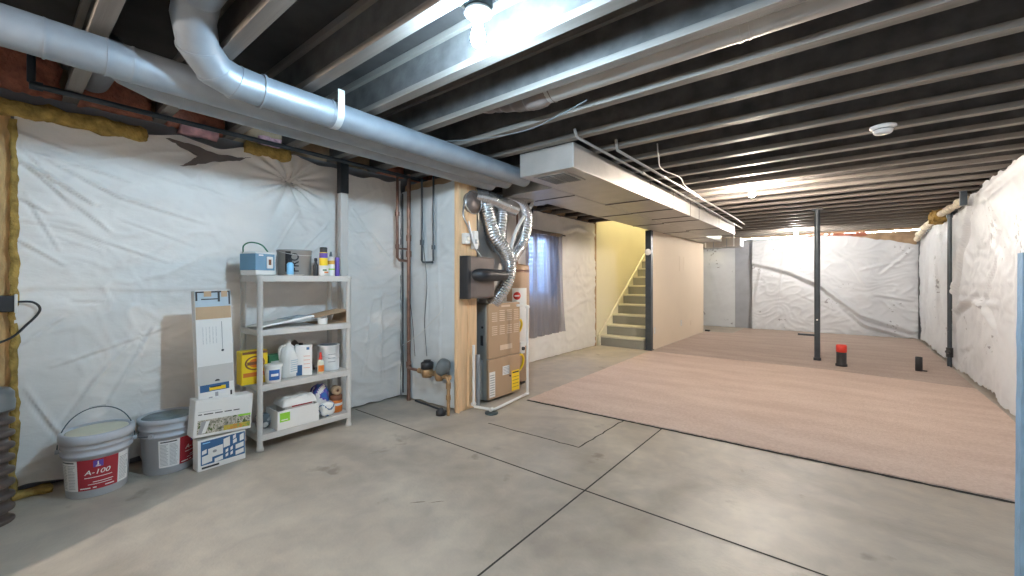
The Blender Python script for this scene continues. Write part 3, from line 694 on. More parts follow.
wire('pale wire strung from the corner across to the plywood panel', [(-3.50, 2.58, .55), (-3.2, 2.57, .70), (-2.87, 2.58, .95)], .003)
# water meter set
t = thing('water_meter', 'brass water meter with a black register beside the copper riser', 'water meter', (-3.08, 2.55, .34))
MB().tube([(-.33, .03, 0), (-.25, 0, 0), (-.10, 0, 0)], .014, seg=12).build('inlet_pipe', 'copper', t)
MB().lathe([(0, -.05), (.045, -.045), (.055, -.01), (.055, .02), (.045, .035), (0, .035)], seg=20).build('meter_body', 'brass', t)
MB().tube([(-.12, 0, 0), (.10, 0, 0)], .026, seg=14).build('meter_spuds', 'brass', t)
MB().lathe([(0, .035), (.058, .035), (.060, .09), (.045, .10), (0, .10)], seg=20).build('register', 'black_pl', t)
MB().lathe([(0, .10), (.035, .10), (.035, .115), (0, .118)], seg=16).build('register_cap', 'black_pl', t)
t = thing('pressure_regulator', 'brass pressure valve with a grey dome right of the water meter', 'valve', (-2.91, 2.55, .34))
MB().tube([(-.07, 0, 0), (.14, 0, -.01)], .024, seg=14).build('valve_body', 'brass', t)
MB().lathe([(0, -.06), (.03, -.055), (.042, -.02), (.042, .04), (.03, .06), (0, .06)], seg=18).build('bonnet', 'brass', t)
mxx = Matrix.Translation((.05, 0, .07)) @ Matrix.Rotation(.5, 4, 'Y')
MB().lathe([(0, -.07), (.05, -.06), (.065, -.02), (.065, .03), (.05, .07), (.02, .085), (0, .087)], seg=22, mx=mxx).build('dome', 'meter_grey', t)['label'] = 'dark grey dome of the valve'
copper('green tinged copper drop from the valve down to the slab', [(-2.80, 2.53, .335), (-2.775, 2.53, .325), (-2.765, 2.53, .30), (-2.765, 2.53, .0)], .016, 'brass', extra=[((-2.765, 2.53, .24), (-2.765, 2.53, .29), .023), ((-2.765, 2.53, .14), (-2.765, 2.53, .18), .022)])
MBk = MB().tube([(-3.28, 2.57, .03), (-2.80, 2.53, .03)], .010, seg=8)
tag(MBk.build('floor_conduit', 'black_steel'), 'thin dark conduit along the floor under the water meter', 'conduit')
mb = MB().lathe([(0, 0), (.045, 0), (.045, .035), (.02, .05), (.018, .06), (0, .06)], seg=20, center=(-2.83, 2.50, 0))
tag(mb.build('floor_cleanout', 'black_pl'), 'small black cap on the floor beside the copper drop', 'cap')

# ------------------------------------------------------------------ furnace
FX, FY0, FY1 = -2.735, 3.02, 3.52
t = thing('furnace', 'tan gas furnace with louvred door and yellow energy label', 'furnace', (FX, FY0, 0))
MB().box(-.62, -.02, 0, FY1-FY0, .02, .975, bev=.006).build('casing', 'furnace_side', t)
d = MB().box(-.02, .012, .0, .5, .43, .975, 'furnace', bev=.006)
mx = faceX(.0125, 0, 0)
for c in range(4):
    for r in range(11):
        if c == 0 and r in (0,): continue
        z = .90-.020*r if r < 6 else .90-.020*r-.035
        rect(d, mx, .045+.115*c, .125+.115*c, z-.004, z+.004, 'furnace_lt', .003)
rect(d, mx, .19, .33, .935, .955, 'furnace_lt', .002); rect(d, mx, .17, .36, .50, .55, 'furnace_lt', .002)
upd = d.build('upper_door', None, t)
d = MB().box(-.02, .012, .0, .5, .03, .425, 'furnace', bev=.006); ld = d.build('lower_door', None, t)
d = MB(); rect(d, mx, .21, .32, .24, .33, 'white_lab', .001)
for i in range(5): rect(d, mx, .22, .31, .25+.015*i, .255+.015*i, 'grey_ink', .0015)
d.build('rating_plate', None, ld)['label'] = 'small white rating label'
d = MB(); rect(d, mx, .36, .485, .05, .26, 'yellow', .001)
rect(d, mx, .37, .475, .232, .246, 'ink', .0015)
for i in range(4): rect(d, mx, .37, .475, .19-.035*i, .194-.035*i, 'ink', .0015)
d.build('energy_label', None, ld)['label'] = 'yellow energy label'
d = MB(); rect(d, mx, .01, .095, .05, .30, 'white_lab', .001)
for i in range(9): rect(d, mx, .018, .085, .07+.024*i, .078+.024*i, 'grey_ink', .0015)
d.build('wiring_label', None, ld)['label'] = 'white wiring label'
MB().tube([(.012, .33, .215), (.02, .33, .215)], .009, seg=12).build('door_screw', 'black_pl', ld)
MB().box(-.09, -.06, -.012, 0, .56, .66, bev=.004).build('gas_knockout', 'black_pl', t)
MB().tube([(-.07, 0, .74), (-.07, -.008, .74)], .012, seg=14).build('side_plug', 'black_pl', t)
MB().box(-.10, -.06, -.05, -.0, .03, .42, bev=.006).build('junction_channel', 'furnace_side', t)
# supply plenum on the furnace
t = thing('supply_plenum', 'sheet metal plenum box above the furnace', 'plenum', (-3.30, 3.03, .98))
MB().box(0, .42, 0, .46, 0, 1.11, bev=.004).build('plenum_body', 'galv_trunk', t)
MB().box(-.01, .43, -.01, .47, .95, .975, bev=.002).build('seam_cleat', 'galv', t)
# humidifier on the ply side
t = thing('humidifier', 'dark brown humidifier box with a round black duct stub', 'humidifier', (-2.75, 2.655, 1.04))
b_ = MB().box(0, .115, 0, .36, .0, .385, bev=.018); b_.build('housing', 'hum', t)
MB().box(-.0, .118, -.012, .03, -.004, .389, bev=.008).build('rear_flange', 'black_pl', t)
MB().tube([(.10, .08, .215), (.15, .10, .215), (.16, .20, .215), (.15, .46, .215)], [.045, .060, .060, .052], seg=20).build('duct_stub', 'black_pl', t)

# flexible foil ducts
def flex(label, pts, r, m='foil', n=30):
    pp = bezier(pts, n); r *= 1.14; rs = [r*(1+(.035 if i % 4 < 2 else -.03)+.025*noise.noise(p*20)) for i, p in enumerate(pp)]
    mb = MB(); mb.tube(pp, rs, seg=18); return tag(mb.build('flexible_duct', m), label, 'duct')
flex('silver foil duct curving down past the humidifier onto the furnace', [(-2.80, 3.02, 2.0), (-2.75, 3.03, 1.86), (-2.72, 3.08, 1.66), (-2.68, 3.20, 1.51), (-2.67, 3.27, 1.37), (-2.69, 3.25, 1.20), (-2.75, 3.17, 1.03), (-2.80, 3.15, .975)], .066)
flex('silver foil duct bulging right over the furnace top', [(-2.80, 3.36, 2.07), (-2.73, 3.56, 2.0), (-2.71, 3.62, 1.85), (-2.72, 3.55, 1.63), (-2.74, 3.42, 1.46), (-2.78, 3.34, 1.35)], .060)
flex('dark shaded foil duct between the two bright foil ducts', [(-2.82, 3.25, 2.02), (-2.78, 3.27, 1.90), (-2.78, 3.25, 1.70), (-2.80, 3.28, 1.50)], .06)
flex('horizontal foil duct just under the trunk duct at the furnace', [(-2.78, 2.86, 2.02), (-2.74, 3.05, 2.01), (-2.74, 3.25, 1.985), (-2.75, 3.46, 1.965)], .066)
# round cap with wire ring
t = thing('duct_cap', 'dark round duct end with a shiny rim above the humidifier', 'duct cap', (-2.80, 2.80, 1.935))
mxr = Matrix.Rotation(PI/2, 4, 'Y')
MB().lathe([(0, 0), (.098, 0), (.10, .01), (.10, .08), (0, .08)], seg=28, mx=mxr).build('end_plate', 'hum', t)
rg = [(.085, .107*math.cos(a), .107*math.sin(a)) for a in [2*PI*i/32 for i in range(33)]]
MB().tube(rg, .006, seg=8).build('rim', 'foil', t)
# gas controls cluster near it
t = thing('control_box', 'small white control box with wires on the plywood panel', 'control box', (-2.752, 2.68, 1.54))
MB().box(0, .05, 0, .07, 0, .10, bev=.005).build('housing', 'white_pl', t)
MB().box(.05, .056, .015, .055, .03, .07, bev=.002).build('front_plate', 'furnace_side', t)
t = thing('control_box', 'taller pale transformer box right of the small control box', 'control box', (-2.752, 2.80, 1.50))
MB().box(0, .05, 0, .05, 0, .17, bev=.005).build('housing', 'white_lab', t)
MB().box(.05, .056, .01, .04, .05, .09, bev=.002).build('front_plate', 'galv', t)
wire('silver wire looping from the control boxes down to the foil duct', [(-2.70, 2.72, 1.75), (-2.69, 2.75, 1.62), (-2.68, 2.79, 1.50), (-2.74, 2.95, 1.42), (-2.71, 3.08, 1.28)], .007, 'strap')
wire('armoured cable curling down the plywood from the round duct end', [(-2.72, 2.69, 1.95), (-2.71, 2.66, 1.80), (-2.70, 2.72, 1.68), (-2.70, 2.77, 1.55)], .010, 'foil')
wire('pale stiff hose slanting up right of the furnace', [(-2.72, 3.33, 1.47), (-2.70, 3.44, 1.75), (-2.70, 3.72, 2.06)], .020, 'white_pl', 'hose', 'hose')
t = thing('vent_elbow', 'black plastic vent elbow hanging behind the foil ducts', 'vent pipe', (-2.78, 3.80, 2.10))
MB().tube(bezier([(0, .25, .02), (0, .02, .02), (0, -.02, -.03), (0, -.02, -.12), (0, -.06, -.18)], 8), .035, seg=16).build('pipe', 'black_pl', t)
MB().tube([(0, .08, .02), (0, .12, .02)], .043, seg=16).build('hub', 'black_pl', t)
# water heater behind
t = thing('water_heater', 'tan water heater standing behind the furnace with a red round sticker', 'water heater', (-3.14, 3.85, 0))
MB().lathe([(0, .04), (.235, .04), (.24, .06), (.24, 1.36), (.235, 1.385), (.10, 1.41), (0, 1.41)], seg=40).build('tank', 'heater', t)
MB().lathe([(.243, 1.30), (.243, 1.33), (.24, 1.33)], seg=40).build('band', 'copper', t)
for sx in (.12, -.12): MB().tube([(sx, 0, 1.38), (sx, 0, 2.1)], .012, seg=10).build('pipe', 'copper', t)
for a in (0.3, 2.4, 4.5): MB().tube([(.18*math.cos(a), .18*math.sin(a), 0), (.18*math.cos(a), .18*math.sin(a), .05)], .02, seg=8).build('leg', 'black_steel', t)
def cyl_patch(r, a0, a1, z0, z1, n=14):
    vs = []; 
    for i in range(n+1):
        a = a0+(a1-a0)*i/n
        vs += [(r*math.cos(a), r*math.sin(a), z0), (r*math.cos(a), r*math.sin(a), z1)]
    return vs, [[2*i, 2*i+2, 2*i+3, 2*i+1] for i in range(n)]
d = MB(); v_, f_ = cyl_patch(.2415, -.75, .1, .45, 1.12); d.add(v_, f_, 'white_lab', True)
d.build('label_sheet', None, t)
d = MB(); a = -.52
mx_ = Matrix.Rotation(a, 4, 'Z') @ Matrix.Translation((.2435, 0, 1.03)) @ Matrix.Rotation(PI/2, 4, 'Y')
d.lathe([(0, 0), (.045, 0), (.045, .002), (0, .002)], 'red_pl', seg=24, mx=mx_); d.box(-.008, .008, -.03, .03, .002, .003, 'white_lab', mx=mx_)
d.build('sticker', None, t)['label'] = 'red round sticker'
t = thing('gas_valve', 'white gas control box low on the water heater', 'gas valve', (-2.88, 3.72, .38))
MB().box(-.03, .04, -.04, .05, 0, .13, bev=.008).build('housing', 'white_pl', t); MB().tube([(.04, 0, .06), (.06, 0, .06)], .02, seg=14).build('knob', 'black_pl', t)
def loop(label, c, r, tw):
    pts = [(c[0]+.02*math.sin(a), c[1]+r*math.cos(a)*.8, c[2]+r*math.sin(a)) for a in [-.6*PI+1.3*PI*i/8 for i in range(9)]]
    return wire(label, pts, .013, 'yellow', 'gas line', 'gas_hose')
loop('upper yellow gas hose loop right of the furnace', (-2.80, 3.585, .70), .075, 0)
loop('lower yellow gas hose loop right of the furnace', (-2.80, 3.60, .30), .095, 0)
# white pvc frame around the furnace
t = thing('drain_pipe', 'white drain pipe running around the furnace base and up its right side', 'pipe', (-2.50, 2.83, .028)); o = V(t.location)
P_ = [V(p)-o for p in [(-2.63, 3.35, .95), (-2.60, 3.46, .95), (-2.59, 3.475, .93), (-2.59, 3.475, .05), (-2.585, 3.46, .028), (-2.50, 2.85, .028), (-2.52, 2.83, .028), (-2.70, 2.80, .028), (-2.715, 2.80, .05), (-2.715, 2.80, .60)]]
MB().tube(P_, .013, seg=12).build('pipe', 'white_pl', t)
for i in (2, 4, 6, 8): MB().tube([P_[i]-V((0, 0, .0))+V((0, -.018, 0)), P_[i]+V((0, .018, 0))], .018, seg=12).build('elbow_fitting', 'white_pl', t)
MB().lathe([(0, 0), (.06, 0), (.06, .012), (0, .012)], seg=20, center=(0, -.02, -.027)).build('drain_cover', 'grille', t)
tag(MB().tube([(-2.722, 2.865, .0), (-2.722, 2.865, .50)], .022, seg=14).build('flue_drain', 'galv'), 'short grey metal pipe standing left of the furnace', 'pipe')

# ------------------------------------------------------------------ curtain
nu, nv = 90, 40; vs = []
for i in range(nu+1):
    u = i/nu
    for j in range(nv+1):
        v = j/nv; y = 4.70+(5.70+.08*(1-v)-4.70)*u; zb = .36+.05*u; z = 1.95-.02*u-(1.95-zb)*(1-v)
        x = XL+.06+.022*math.sin(u*34+1.5*math.sin(v*3))*(.5+.5*(1-v))+.012*math.sin(u*71+v*2)
        vs.append((x, y, z))
mb = MB(); mb.add(vs, [[i*(nv+1)+j, (i+1)*(nv+1)+j, (i+1)*(nv+1)+j+1, i*(nv+1)+j+1] for i in range(nu) for j in range(nv)], None, True)
cu = tag(mb.build('window_curtain', 'curtain'), 'thin grey blue curtain hanging over the basement window', 'curtain')
MB().tube([(XL+.06, 4.66, 1.955), (XL+.06, 5.80, 1.935)], .012, seg=10).build('curtain_rod', 'black_pl', cu)
MB().box(XL+.035, XL+.075, 4.70, 5.70, 1.90, 1.955, bev=.004).build('header_hem', 'hum', cu)

# ------------------------------------------------------------------ stairs and posts
t = thing('staircase', 'grey painted wooden stairs climbing beside the yellow wall', 'stairs', (XL+.02, 7.07, 0))
W_ = .86
for i in range(14):
    MB().box(.04, W_, .25*i, .25*i+.02, .185*i, .185*(i+1)-.03).build('riser', 'stair_paint', t)
    MB().box(.04, W_+.0, .25*i-.025, .25*(i+1)+.01, .185*(i+1)-.03, .185*(i+1), bev=.006).build('tread', 'tread_paint', t)
pr = [(-.04, 0), (-.04, .20)] + [(.25*14, .185*14+.16), (.25*14, .185*14-.2), (.30, 0)]
MB().prism(pr, .0, .035).build('stringer', 'yellow_wall', t); 
t = thing('steel_post', 'dark steel post at the front corner of the beige partition', 'post', (-2.665, 7.115, 0))
MB().box(-.05, .05, -.05, .05, .01, 2.078, bev=.004).build('shaft', 'col_steel', t)
MB().box(-.065, .065, -.065, .065, 0, .012).build('base_plate', 'black_steel', t)
mxd = Matrix.Translation((.0, -.05, 1.70)) @ Matrix.Rotation(PI/2, 4, 'X')
d = thing('thermostat', 'small round white device mounted on the dark stair post', 'thermostat', (-2.665, 7.065, 1.70))
MB().lathe([(0, 0), (.055, 0), (.055, .015), (.045, .028), (0, .03)], seg=26, mx=Matrix.Rotation(PI/2, 4, 'X')).build('housing', 'porcelain', d)
MB().lathe([(0, .03), (.03, .03), (.028, .034), (0, .034)], seg=20, mx=Matrix.Rotation(PI/2, 4, 'X')).build('dial', 'white_pl', d)
def outlet(y, z, label, w=.07, h=.115, m='porcelain', screw=False):
    t = thing('outlet_cover', label, 'wall plate', (SX, y, z))
    MB().box(0, .006, -w/2, w/2, -h/2, h/2, bev=.003).build('plate', m, t)
    if not screw:
        for s in (-1, 1): MB().box(.005, .008, -.015, .015, s*.026-.012, s*.026+.012, bev=.001).build('socket', 'white_pl', t)
outlet(7.24, .33, 'white outlet near the stair post on the beige partition')
outlet(8.75, .345, 'white outlet in the middle of the beige partition')
outlet(9.45, .30, 'beige blank plate right of the middle outlet', .10, .11, 'beige', True)
outlet(8.70, 1.55, 'left of two pale switch plates high on the partition', .10, .30, 'furnace_lt', True)
outlet(8.98, 1.55, 'right of two pale switch plates high on the partition', .10, .30, 'furnace_lt', True)
for o in bpy.data.objects:
    if o.name.startswith('plate') and o.parent and 'switch' in o.parent.get('label', ''): o.data.materials[0] = M['beige']
tag(MB().box(-2.60, -2.50, 10.50, 10.58, .012, .05, bev=.006).build('floor_block', 'black_pl'), 'small black block on the carpet at the partition end', 'block')
t = thing('steel_post', 'free standing dark steel post on the carpet with a short side arm', 'post', (-.336, 7.72, 0))
MB().tube([(0, 0, .012), (0, 0, 2.28)], .037, seg=24).build('shaft', 'col_steel', t)
MB().tube([(0, 0, 0.012), (0, 0, .05)], .048, seg=24).build('base_collar', 'black_steel', t)
MB().box(-.07, .07, -.05, .05, 2.262, 2.279).build('top_plate', 'black_steel', t)
MB().box(-.24, -.02, -.015, .015, .37, .40, bev=.003).build('side_arm', 'black_steel', t)
MB().tube([(.0, -.036, .62), (.0, -.04, .62)], .012, seg=12).build('spot_sticker', 'white_lab', t)
t = thing('floor_drain_stub', 'black pipe stub with a red cap standing on the carpet', 'pipe stub', (-.05, 7.41, .012))
MB().lathe([(0, 0), (.068, 0), (.068, .03), (.058, .035), (.058, .20), (0, .20)], seg=28).build('pipe', 'black_pl', t)
MB().lathe([(0, .30), (.05, .30), (.062, .285), (.062, .20), (.058, .195), (0, .195)], seg=28).build('red_cap', 'red_pl', t)['label'] = 'red cap'
t = thing('floor_drain_stub', 'shorter plain black pipe stub near the right wall', 'pipe stub', (.75, 7.64, .012))
MB().lathe([(0, 0), (.036, 0), (.036, .185), (.030, .185), (.030, .05), (0, .05)], seg=24).build('pipe', 'black_pl', t)
MB().box(.03, .08, -.01, .01, 0, .015, bev=.003).build('foot_clip', 'black_pl', t)
t = thing('vent_stack', 'dark vertical pipe standing against the plastic of the right wall', 'pipe', (1.125, 8.33, 0))
MB().tube([(0, 0, .0), (0, 0, 2.16)], .025, seg=20).build('pipe', 'col_steel', t)
MB().tube([(0, 0, .14), (0, 0, .27)], .037, seg=20).build('clean_out', 'black_pl', t)
MB().tube([(0, 0, .2), (-.03, -.06, .22)], .025, seg=16).build('branch', 'black_pl', t)
MB().tube([(0, 0, 2.08), (0, 0, 2.16)], .034, seg=20).build('hub', 'col_steel', t)
# blue foam board at right
mxb = Matrix.Translation((.403, 1.92, 0)) @ Matrix.Rotation(.0, 4, 'Z') @ Matrix.Rotation(.006, 4, 'Y')
vs = []; n = 40
mb = MB()
for i in range(n+1):
    z = 1.285*i/n; e = .003*noise.noise(V((0, 0, z*14)))
    vs += [(e, 0, z), (.62, 0, z), (.62, .05, z), (e*.7, .05, z)]
mb.add(vs, [[4*i+k, 4*i+(k+1) % 4, 4*i+4+(k+1) % 4, 4*i+4+k] for i in range(n) for k in range(4)]+[[0, 1, 2, 3], [4*n+3, 4*n+2, 4*n+1, 4*n]], None, False, mxb)
tag(mb.build('foam_board', 'blue_foam'), 'blue foam board standing at the right edge of the view', 'foam board')

# ------------------------------------------------------------------ lamps
def lamp(label, loc, m, plate=True, name='bulb_fixture'):
    t = thing(name, label, 'light fixture', loc)
    MB().box(-.045, .045, -.045, .045, .075, .115, bev=.006).build('junction_box', 'grille', t)
    MB().lathe([(0, .075), (.055, .06), (.060, .050), (.050, .042), (.030, .035), (.022, .018), (0, .018)], seg=28).build('lamp_holder', 'porcelain', t)
    MB().lathe([(.0, .022), (.014, .022), (.016, .0), (.026, -.03), (.030, -.055), (.024, -.078), (.010, -.088), (0, -.0885)], seg=14).build('bulb', m, t)
    return t
l1 = lamp('near bare bulb in a white porcelain holder below the joists', (-1.197, 1.262, 2.268), 'bulb1')
MB().box(-.06, -.045, -.055, .05, .08, .095, bev=.002).build('bracket', 'strap', l1)
lamp('middle bare bulb glowing over the carpet', (-.83, 5.36, 2.235), 'bulb2')
lamp('far bare bulb glowing near the end wall', (-.81, 10.45, 2.235), 'bulb3')
lamp('unseen fill bulb added behind the camera past the added wall end', (-1.9, -1.65, 2.235), 'bulb_fill')  # unseen bulb, added as fill light from behind
struct('wall_light_blocker', MB().box(XL, -2.47, -.47, -.37, 0, ZJ-.005), 'barrier_far')  # unseen wall end, added to keep the rear bulb off the left floor
ls = lamp('bare bulb at the top of the stairwell', (-3.1, 8.2, 4.3), 'bulbs')
MB().box(-.045, .045, -.045, .045, .115, .40).build('stem', 'white_pl', ls)
t = thing('smoke_detector', 'white round smoke detector under a joist', 'smoke detector', (.20, 3.86, 2.275))
MB().lathe([(0, 0), (.072, 0), (.072, -.012), (.058, -.018), (.052, -.045), (.045, -.052), (0, -.053)], seg=32).build('housing', 'porcelain', t)
MB().lathe([(.053, -.030), (.057, -.028), (.057, -.024), (.053, -.022)], seg=32).build('vent_ring', 'grille', t)

# ------------------------------------------------------------------ shelving unit
SXf, SXb, SYa, SYb = -3.22, -3.535, 1.165, 1.835
t = thing('shelving_unit', 'grey resin four tier shelving unit against the plastic wall', 'shelf', (SXf, SYa, 0)); o = V(t.location)
ZT = [.115, .465, .855, 1.240]
for z in ZT:
    s = MB().box(SXb-SXf-.012, .012, -.012, SYb-SYa+.012, z-.012, z, 'shelf_pl', bev=.003)
    for a in (SXb-SXf-.016, .004): s.box(a, a+.014, -.012, SYb-SYa+.012, z-.045, z, 'shelf_pl', bev=.003)
    for a in (-.016, SYb-SYa+.002): s.box(SXb-SXf-.012, .012, a, a+.014, z-.045, z, 'shelf_pl', bev=.003)
    s.build('shelf_board', None, t)
for x in (0, SXb-SXf):
    for y in (0, SYb-SYa):
        MB().lathe([(0, 0), (.026, 0), (.024, .02), (.019, .035), (.019, ZT[-1]-.03), (.024, ZT[-1]-.02), (.024, ZT[-1]+.004), (0, ZT[-1]+.006)], seg=18, center=(x, y, 0)).build('shelf_post', 'shelf_pl', t)
z1, z2, z3, z4 = [z+.0015 for z in ZT[::-1]]
# --- top shelf
t = thing('power_tool_case', 'blue and white lantern style box with a looped cord on the top shelf', 'appliance', (-3.34, 1.20, z1), .35)
b_ = MB().box(-.075, .075, -.085, .085, .0, .17, 'white_pl', bev=.008)
b_.box(-.077, .077, -.087, .070, .035, .155, 'steelblue', bev=.004); b_.build('body', None, t)
d = MB().box(.077, .081, .0, .05, .05, .135, 'white_pl', bev=.006); d.box(.081, .082, .014, .036, .075, .115, 'brown'); d.build('control_plate', None, t)
d = MB(); rect(d, faceX(.0775, -.045, .143), -.018, .018, -.005, .005, 'white_lab', .001); d.build('badge', None, t)
MB().tube(bezier([(-.05, -.08, .15), (-.04, -.085, .21), (0, -.06, .235), (.03, .0, .22), (.05, .04, .165)], 8), .005, seg=8).build('cord', 'dkgreen', t)
t = thing('metal_pail', 'grey metal pail with large sideways black letters on the top shelf', 'pail', (-3.40, 1.48, z1))
MB().lathe([(0, 0), (.112, 0), (.115, .006), (.122, .185), (.126, .19), (.126, .2), (.118, .2), (.118, .19), (0, .185)], seg=40).build('can', 'galv_trunk', t)
d = MB()
def bend(vs, r): return [(r*math.cos(v.x/r), r*math.sin(v.x/r), v.y) for v in vs]
v_, f_ = text_mesh('PRO', .085, True)
v_ = [V((-v.y, v.x, 0)) for v in v_]
v_ = [V((v.x-.03, v.y*.9+.10, 0)) for v in v_]
d.add(bend(v_, .123), f_, 'ink', mx=Matrix.Rotation(-.15, 4, 'Z'))
v_, f_ = cyl_patch(.1222, -.95, -.62, .03, .19); d.add(v_, f_, 'ink', True)
d.build('label', None, t)['label'] = 'black lettering'
MB().tube([(.126*math.cos(a), .126*math.sin(a), .185-.03*math.sin(max(0, a+1.4))) for a in [-1.4+i*.28 for i in range(11)]], .0025, seg=6).build('bail_handle', 'strap', t)
def bottle(name, label, loc, prof, m, cap=None, mcap='white_pl', lab=None, cat='bottle', seg=22):
    t = thing(name, label, cat, loc); MB().lathe(prof, seg=seg).build('body', m, t)
    if cap: MB().lathe(cap, seg=seg).build('cap', mcap, t)
    if lab:
        r, z0, z1_, ml = lab; v_, f_ = cyl_patch(r, -1.7, 1.7, z0, z1_, 20); d = MB(); d.add(v_, f_, None, True); d.build('label', ml, t)
    return t
bottle('spray_bottle', 'light blue bottle with a dark cap in front of the grey pail', (-3.255, 1.385, z1), [(0, 0), (.022, 0), (.024, .01), (.024, .085), (.012, .10), (0, .10)], 'ltblue', [(.013, .098), (.014, .125), (0, .128)], 'black_pl')
bottle('small_bottle', 'slim black bottle between the grey pail and the spray can', (-3.30, 1.60, z1), [(0, 0), (.018, 0), (.019, .01), (.019, .08), (.009, .105), (.009, .12), (0, .12)], 'black_pl', [(.011, .118), (.011, .14), (0, .142)], 'black_pl')
jr = bottle('paint_jar', 'white plastic tub with printed label under the spray can', (-3.285, 1.655, z1), [(0, 0), (.033, 0), (.036, .006), (.038, .072), (0, .072)], 'white_pl', [(.041, .072), (.041, .082), (0, .083)], 'white_pl', (.0385, .015, .06, 'white_lab'), 'tub')
d = MB(); v_, f_ = cyl_patch(.039, -.6, .2, .04, .052); d.add(v_, f_, 'dkgreen', True); v_, f_ = cyl_patch(.039, -.3, .7, .022, .034); d.add(v_, f_, 'orange', True); d.build('print', None, jr)
sp = bottle('spray_can', 'yellow and purple spray can with black cap standing on the white tub', (-3.285, 1.655, z1+.0835), [(0, 0), (.030, 0), (.031, .004), (.031, .10), (.022, .112), (0, .112)], 'yellow', [(.028, .105), (.028, .142), (.024, .146), (0, .146)], 'black_pl', (.0315, .06, .10, 'purple'), 'spray can')
bt = bottle('glue_bottle', 'amber and white squeeze bottle with a dark tip on the top shelf', (-3.30, 1.725, z1), [(0, 0), (.028, 0), (.029, .01), (.029, .12), (.020, .15), (.012, .16), (0, .16)], 'white_pl', [(.013, .158), (.009, .185), (.005, .2), (0, .2)], 'meter_grey', (.0295, .095, .125, 'amber'))
d = MB(); v_, f_ = cyl_patch(.0298, -1.2, 1.0, .05, .06); d.add(v_, f_, 'green', True); d.build('stripe', None, bt)
bottle('caulk_tube', 'purple tube at the right end of the top shelf', (-3.30, 1.780, z1), [(0, 0), (.017, 0), (.018, .004), (.018, .15), (.016, .155), (0, .155)], 'purple', None)
d = thing('paper_stack', 'loose papers under the containers at the front of the top shelf', 'papers', (-3.235, 1.36, z1))
for i in range(3): MB().box(-.02, .03, -.04+.01*i, .09+.012*i, .001+.0022*i, .0025+.0022*i, mx=Matrix.Rotation(.08*i, 4, 'Z')).build('sheet', 'white_lab' if i != 1 else 'cardboard', d)
# --- second shelf
t = thing('flat_panel', 'thin white panel lying tilted on the second shelf', 'panel', (-3.37, 1.37, z2))
MB().box(-.14, .14, -.19, .19, 0, .014, bev=.003, mx=Matrix.Translation((0, 0, .03)) @ Matrix.Rotation(.14, 4, 'X') @ Matrix.Rotation(-.05, 4, 'Y')).build('board', 'carton', t)
MB().box(-.13, .13, .02, .18, .0145, .018, bev=.001, mx=Matrix.Translation((0, 0, .03)) @ Matrix.Rotation(.14, 4, 'X') @ Matrix.Rotation(-.05, 4, 'Y')).build('film', 'clear_blue', t)
t = thing('cardboard_carton', 'flattened brown cardboard carton with raised flap on the second shelf', 'carton', (-3.36, 1.72, z2))
MB().box(-.13, .12, -.12, .12, .0, .004, bev=.001).build('bottom', 'cardboard', t)
MB().box(-.13, .12, -.15, .15, 0, .004, bev=.001, mx=Matrix.Translation((0, 0, .075)) @ Matrix.Rotation(.16, 4, 'X')).build('flap', 'cardboard', t)
MB().box(-.13, .12, 0, .004, 0, .10, bev=.001, mx=Matrix.Translation((0, .11, 0)) @ Matrix.Rotation(-.35, 4, 'X')).build('side', 'cardboard', t)
t = thing('tape_roll', 'small white roll at the front edge of the second shelf', 'roll', (-3.25, 1.63, z2))
MB().lathe([(.018, 0), (.034, 0), (.036, .003), (.036, .045), (.034, .048), (.018, .048), (.018, 0)], seg=24).build('roll', 'white_pl', t)
MB().lathe([(.0175, .001), (.0175, .047), (.015, .047), (.015, .001), (.0175, .001)], seg=20).build('core', 'cardboard', t)
# --- third shelf
t = thing('yellow_package', 'yellow box with an orange brown oval emblem on the third shelf', 'box', (-3.33, 1.155, z3))
MB().box(-.05, .05, -.085, .085, 0, .235, 'yellow', bev=.006).build('carton', None, t)
d = MB(); n = 28
for r0, r1, mm, off in ((0, 1, 'brown', .0505), (0, .82, 'yellow', .0512), (0, .62, 'orange', .0519)):
    vs = [(off, .065*r1*math.cos(2*PI*i/n), .15+.05*r1*math.sin(2*PI*i/n)) for i in range(n)]; d.add(vs, [list(range(n))], mm)
mxf = faceX(.051, 0, 0)
rect(d, mxf, -.075, .075, .055, .085, 'orange'); rect(d, mxf, -.05, .05, .138, .160, 'brown', .002); rect(d, mxf, -.08, .08, .215, .233, 'brown')
d.build('print', None, t)
t = thing('wipes_tub', 'white tub with a blue label at the front of the third shelf', 'tub', (-3.245, 1.262, z3))
MB().lathe([(0, 0), (.048, 0), (.050, .005), (.056, .115), (0, .115)], seg=30).build('tub', 'white_pl', t)
MB().lathe([(.060, .113), (.060, .128), (.056, .131), (0, .131)], seg=30).build('lid', 'white_pl', t)
d = MB(); v_, f_ = cyl_patch(.0555, -.85, .45, .022, .095); d.add(v_, f_, 'blue', True); v_, f_ = cyl_patch(.057, -.6, .25, .05, .068); d.add(v_, f_, 'white_lab', True); d.build('label', None, t)
t = thing('green_box', 'dark green and brown box behind the blue labelled tub', 'box', (-3.37, 1.31, z3))
MB().box(-.04, .04, -.045, .045, 0, .18, 'dkgreen', bev=.004).build('carton', None, t)
d = MB(); rect(d, faceX(.041, 0, 0), -.045, .045, 0.02, .09, 'brown'); rect(d, faceX(.041, 0, 0), -.03, .03, .12, .135, 'white_lab'); d.build('print', None, t)
t = thing('liquid_jug', 'white jug with sloping shoulders and pointed top on the third shelf', 'jug', (-3.34, 1.405, z3), .2)
pr_ = [(.060, .0), (.064, .01), (.064, .17), (.045, .225), (.022, .245), (.020, .262)]
mb = MB(); vs = []
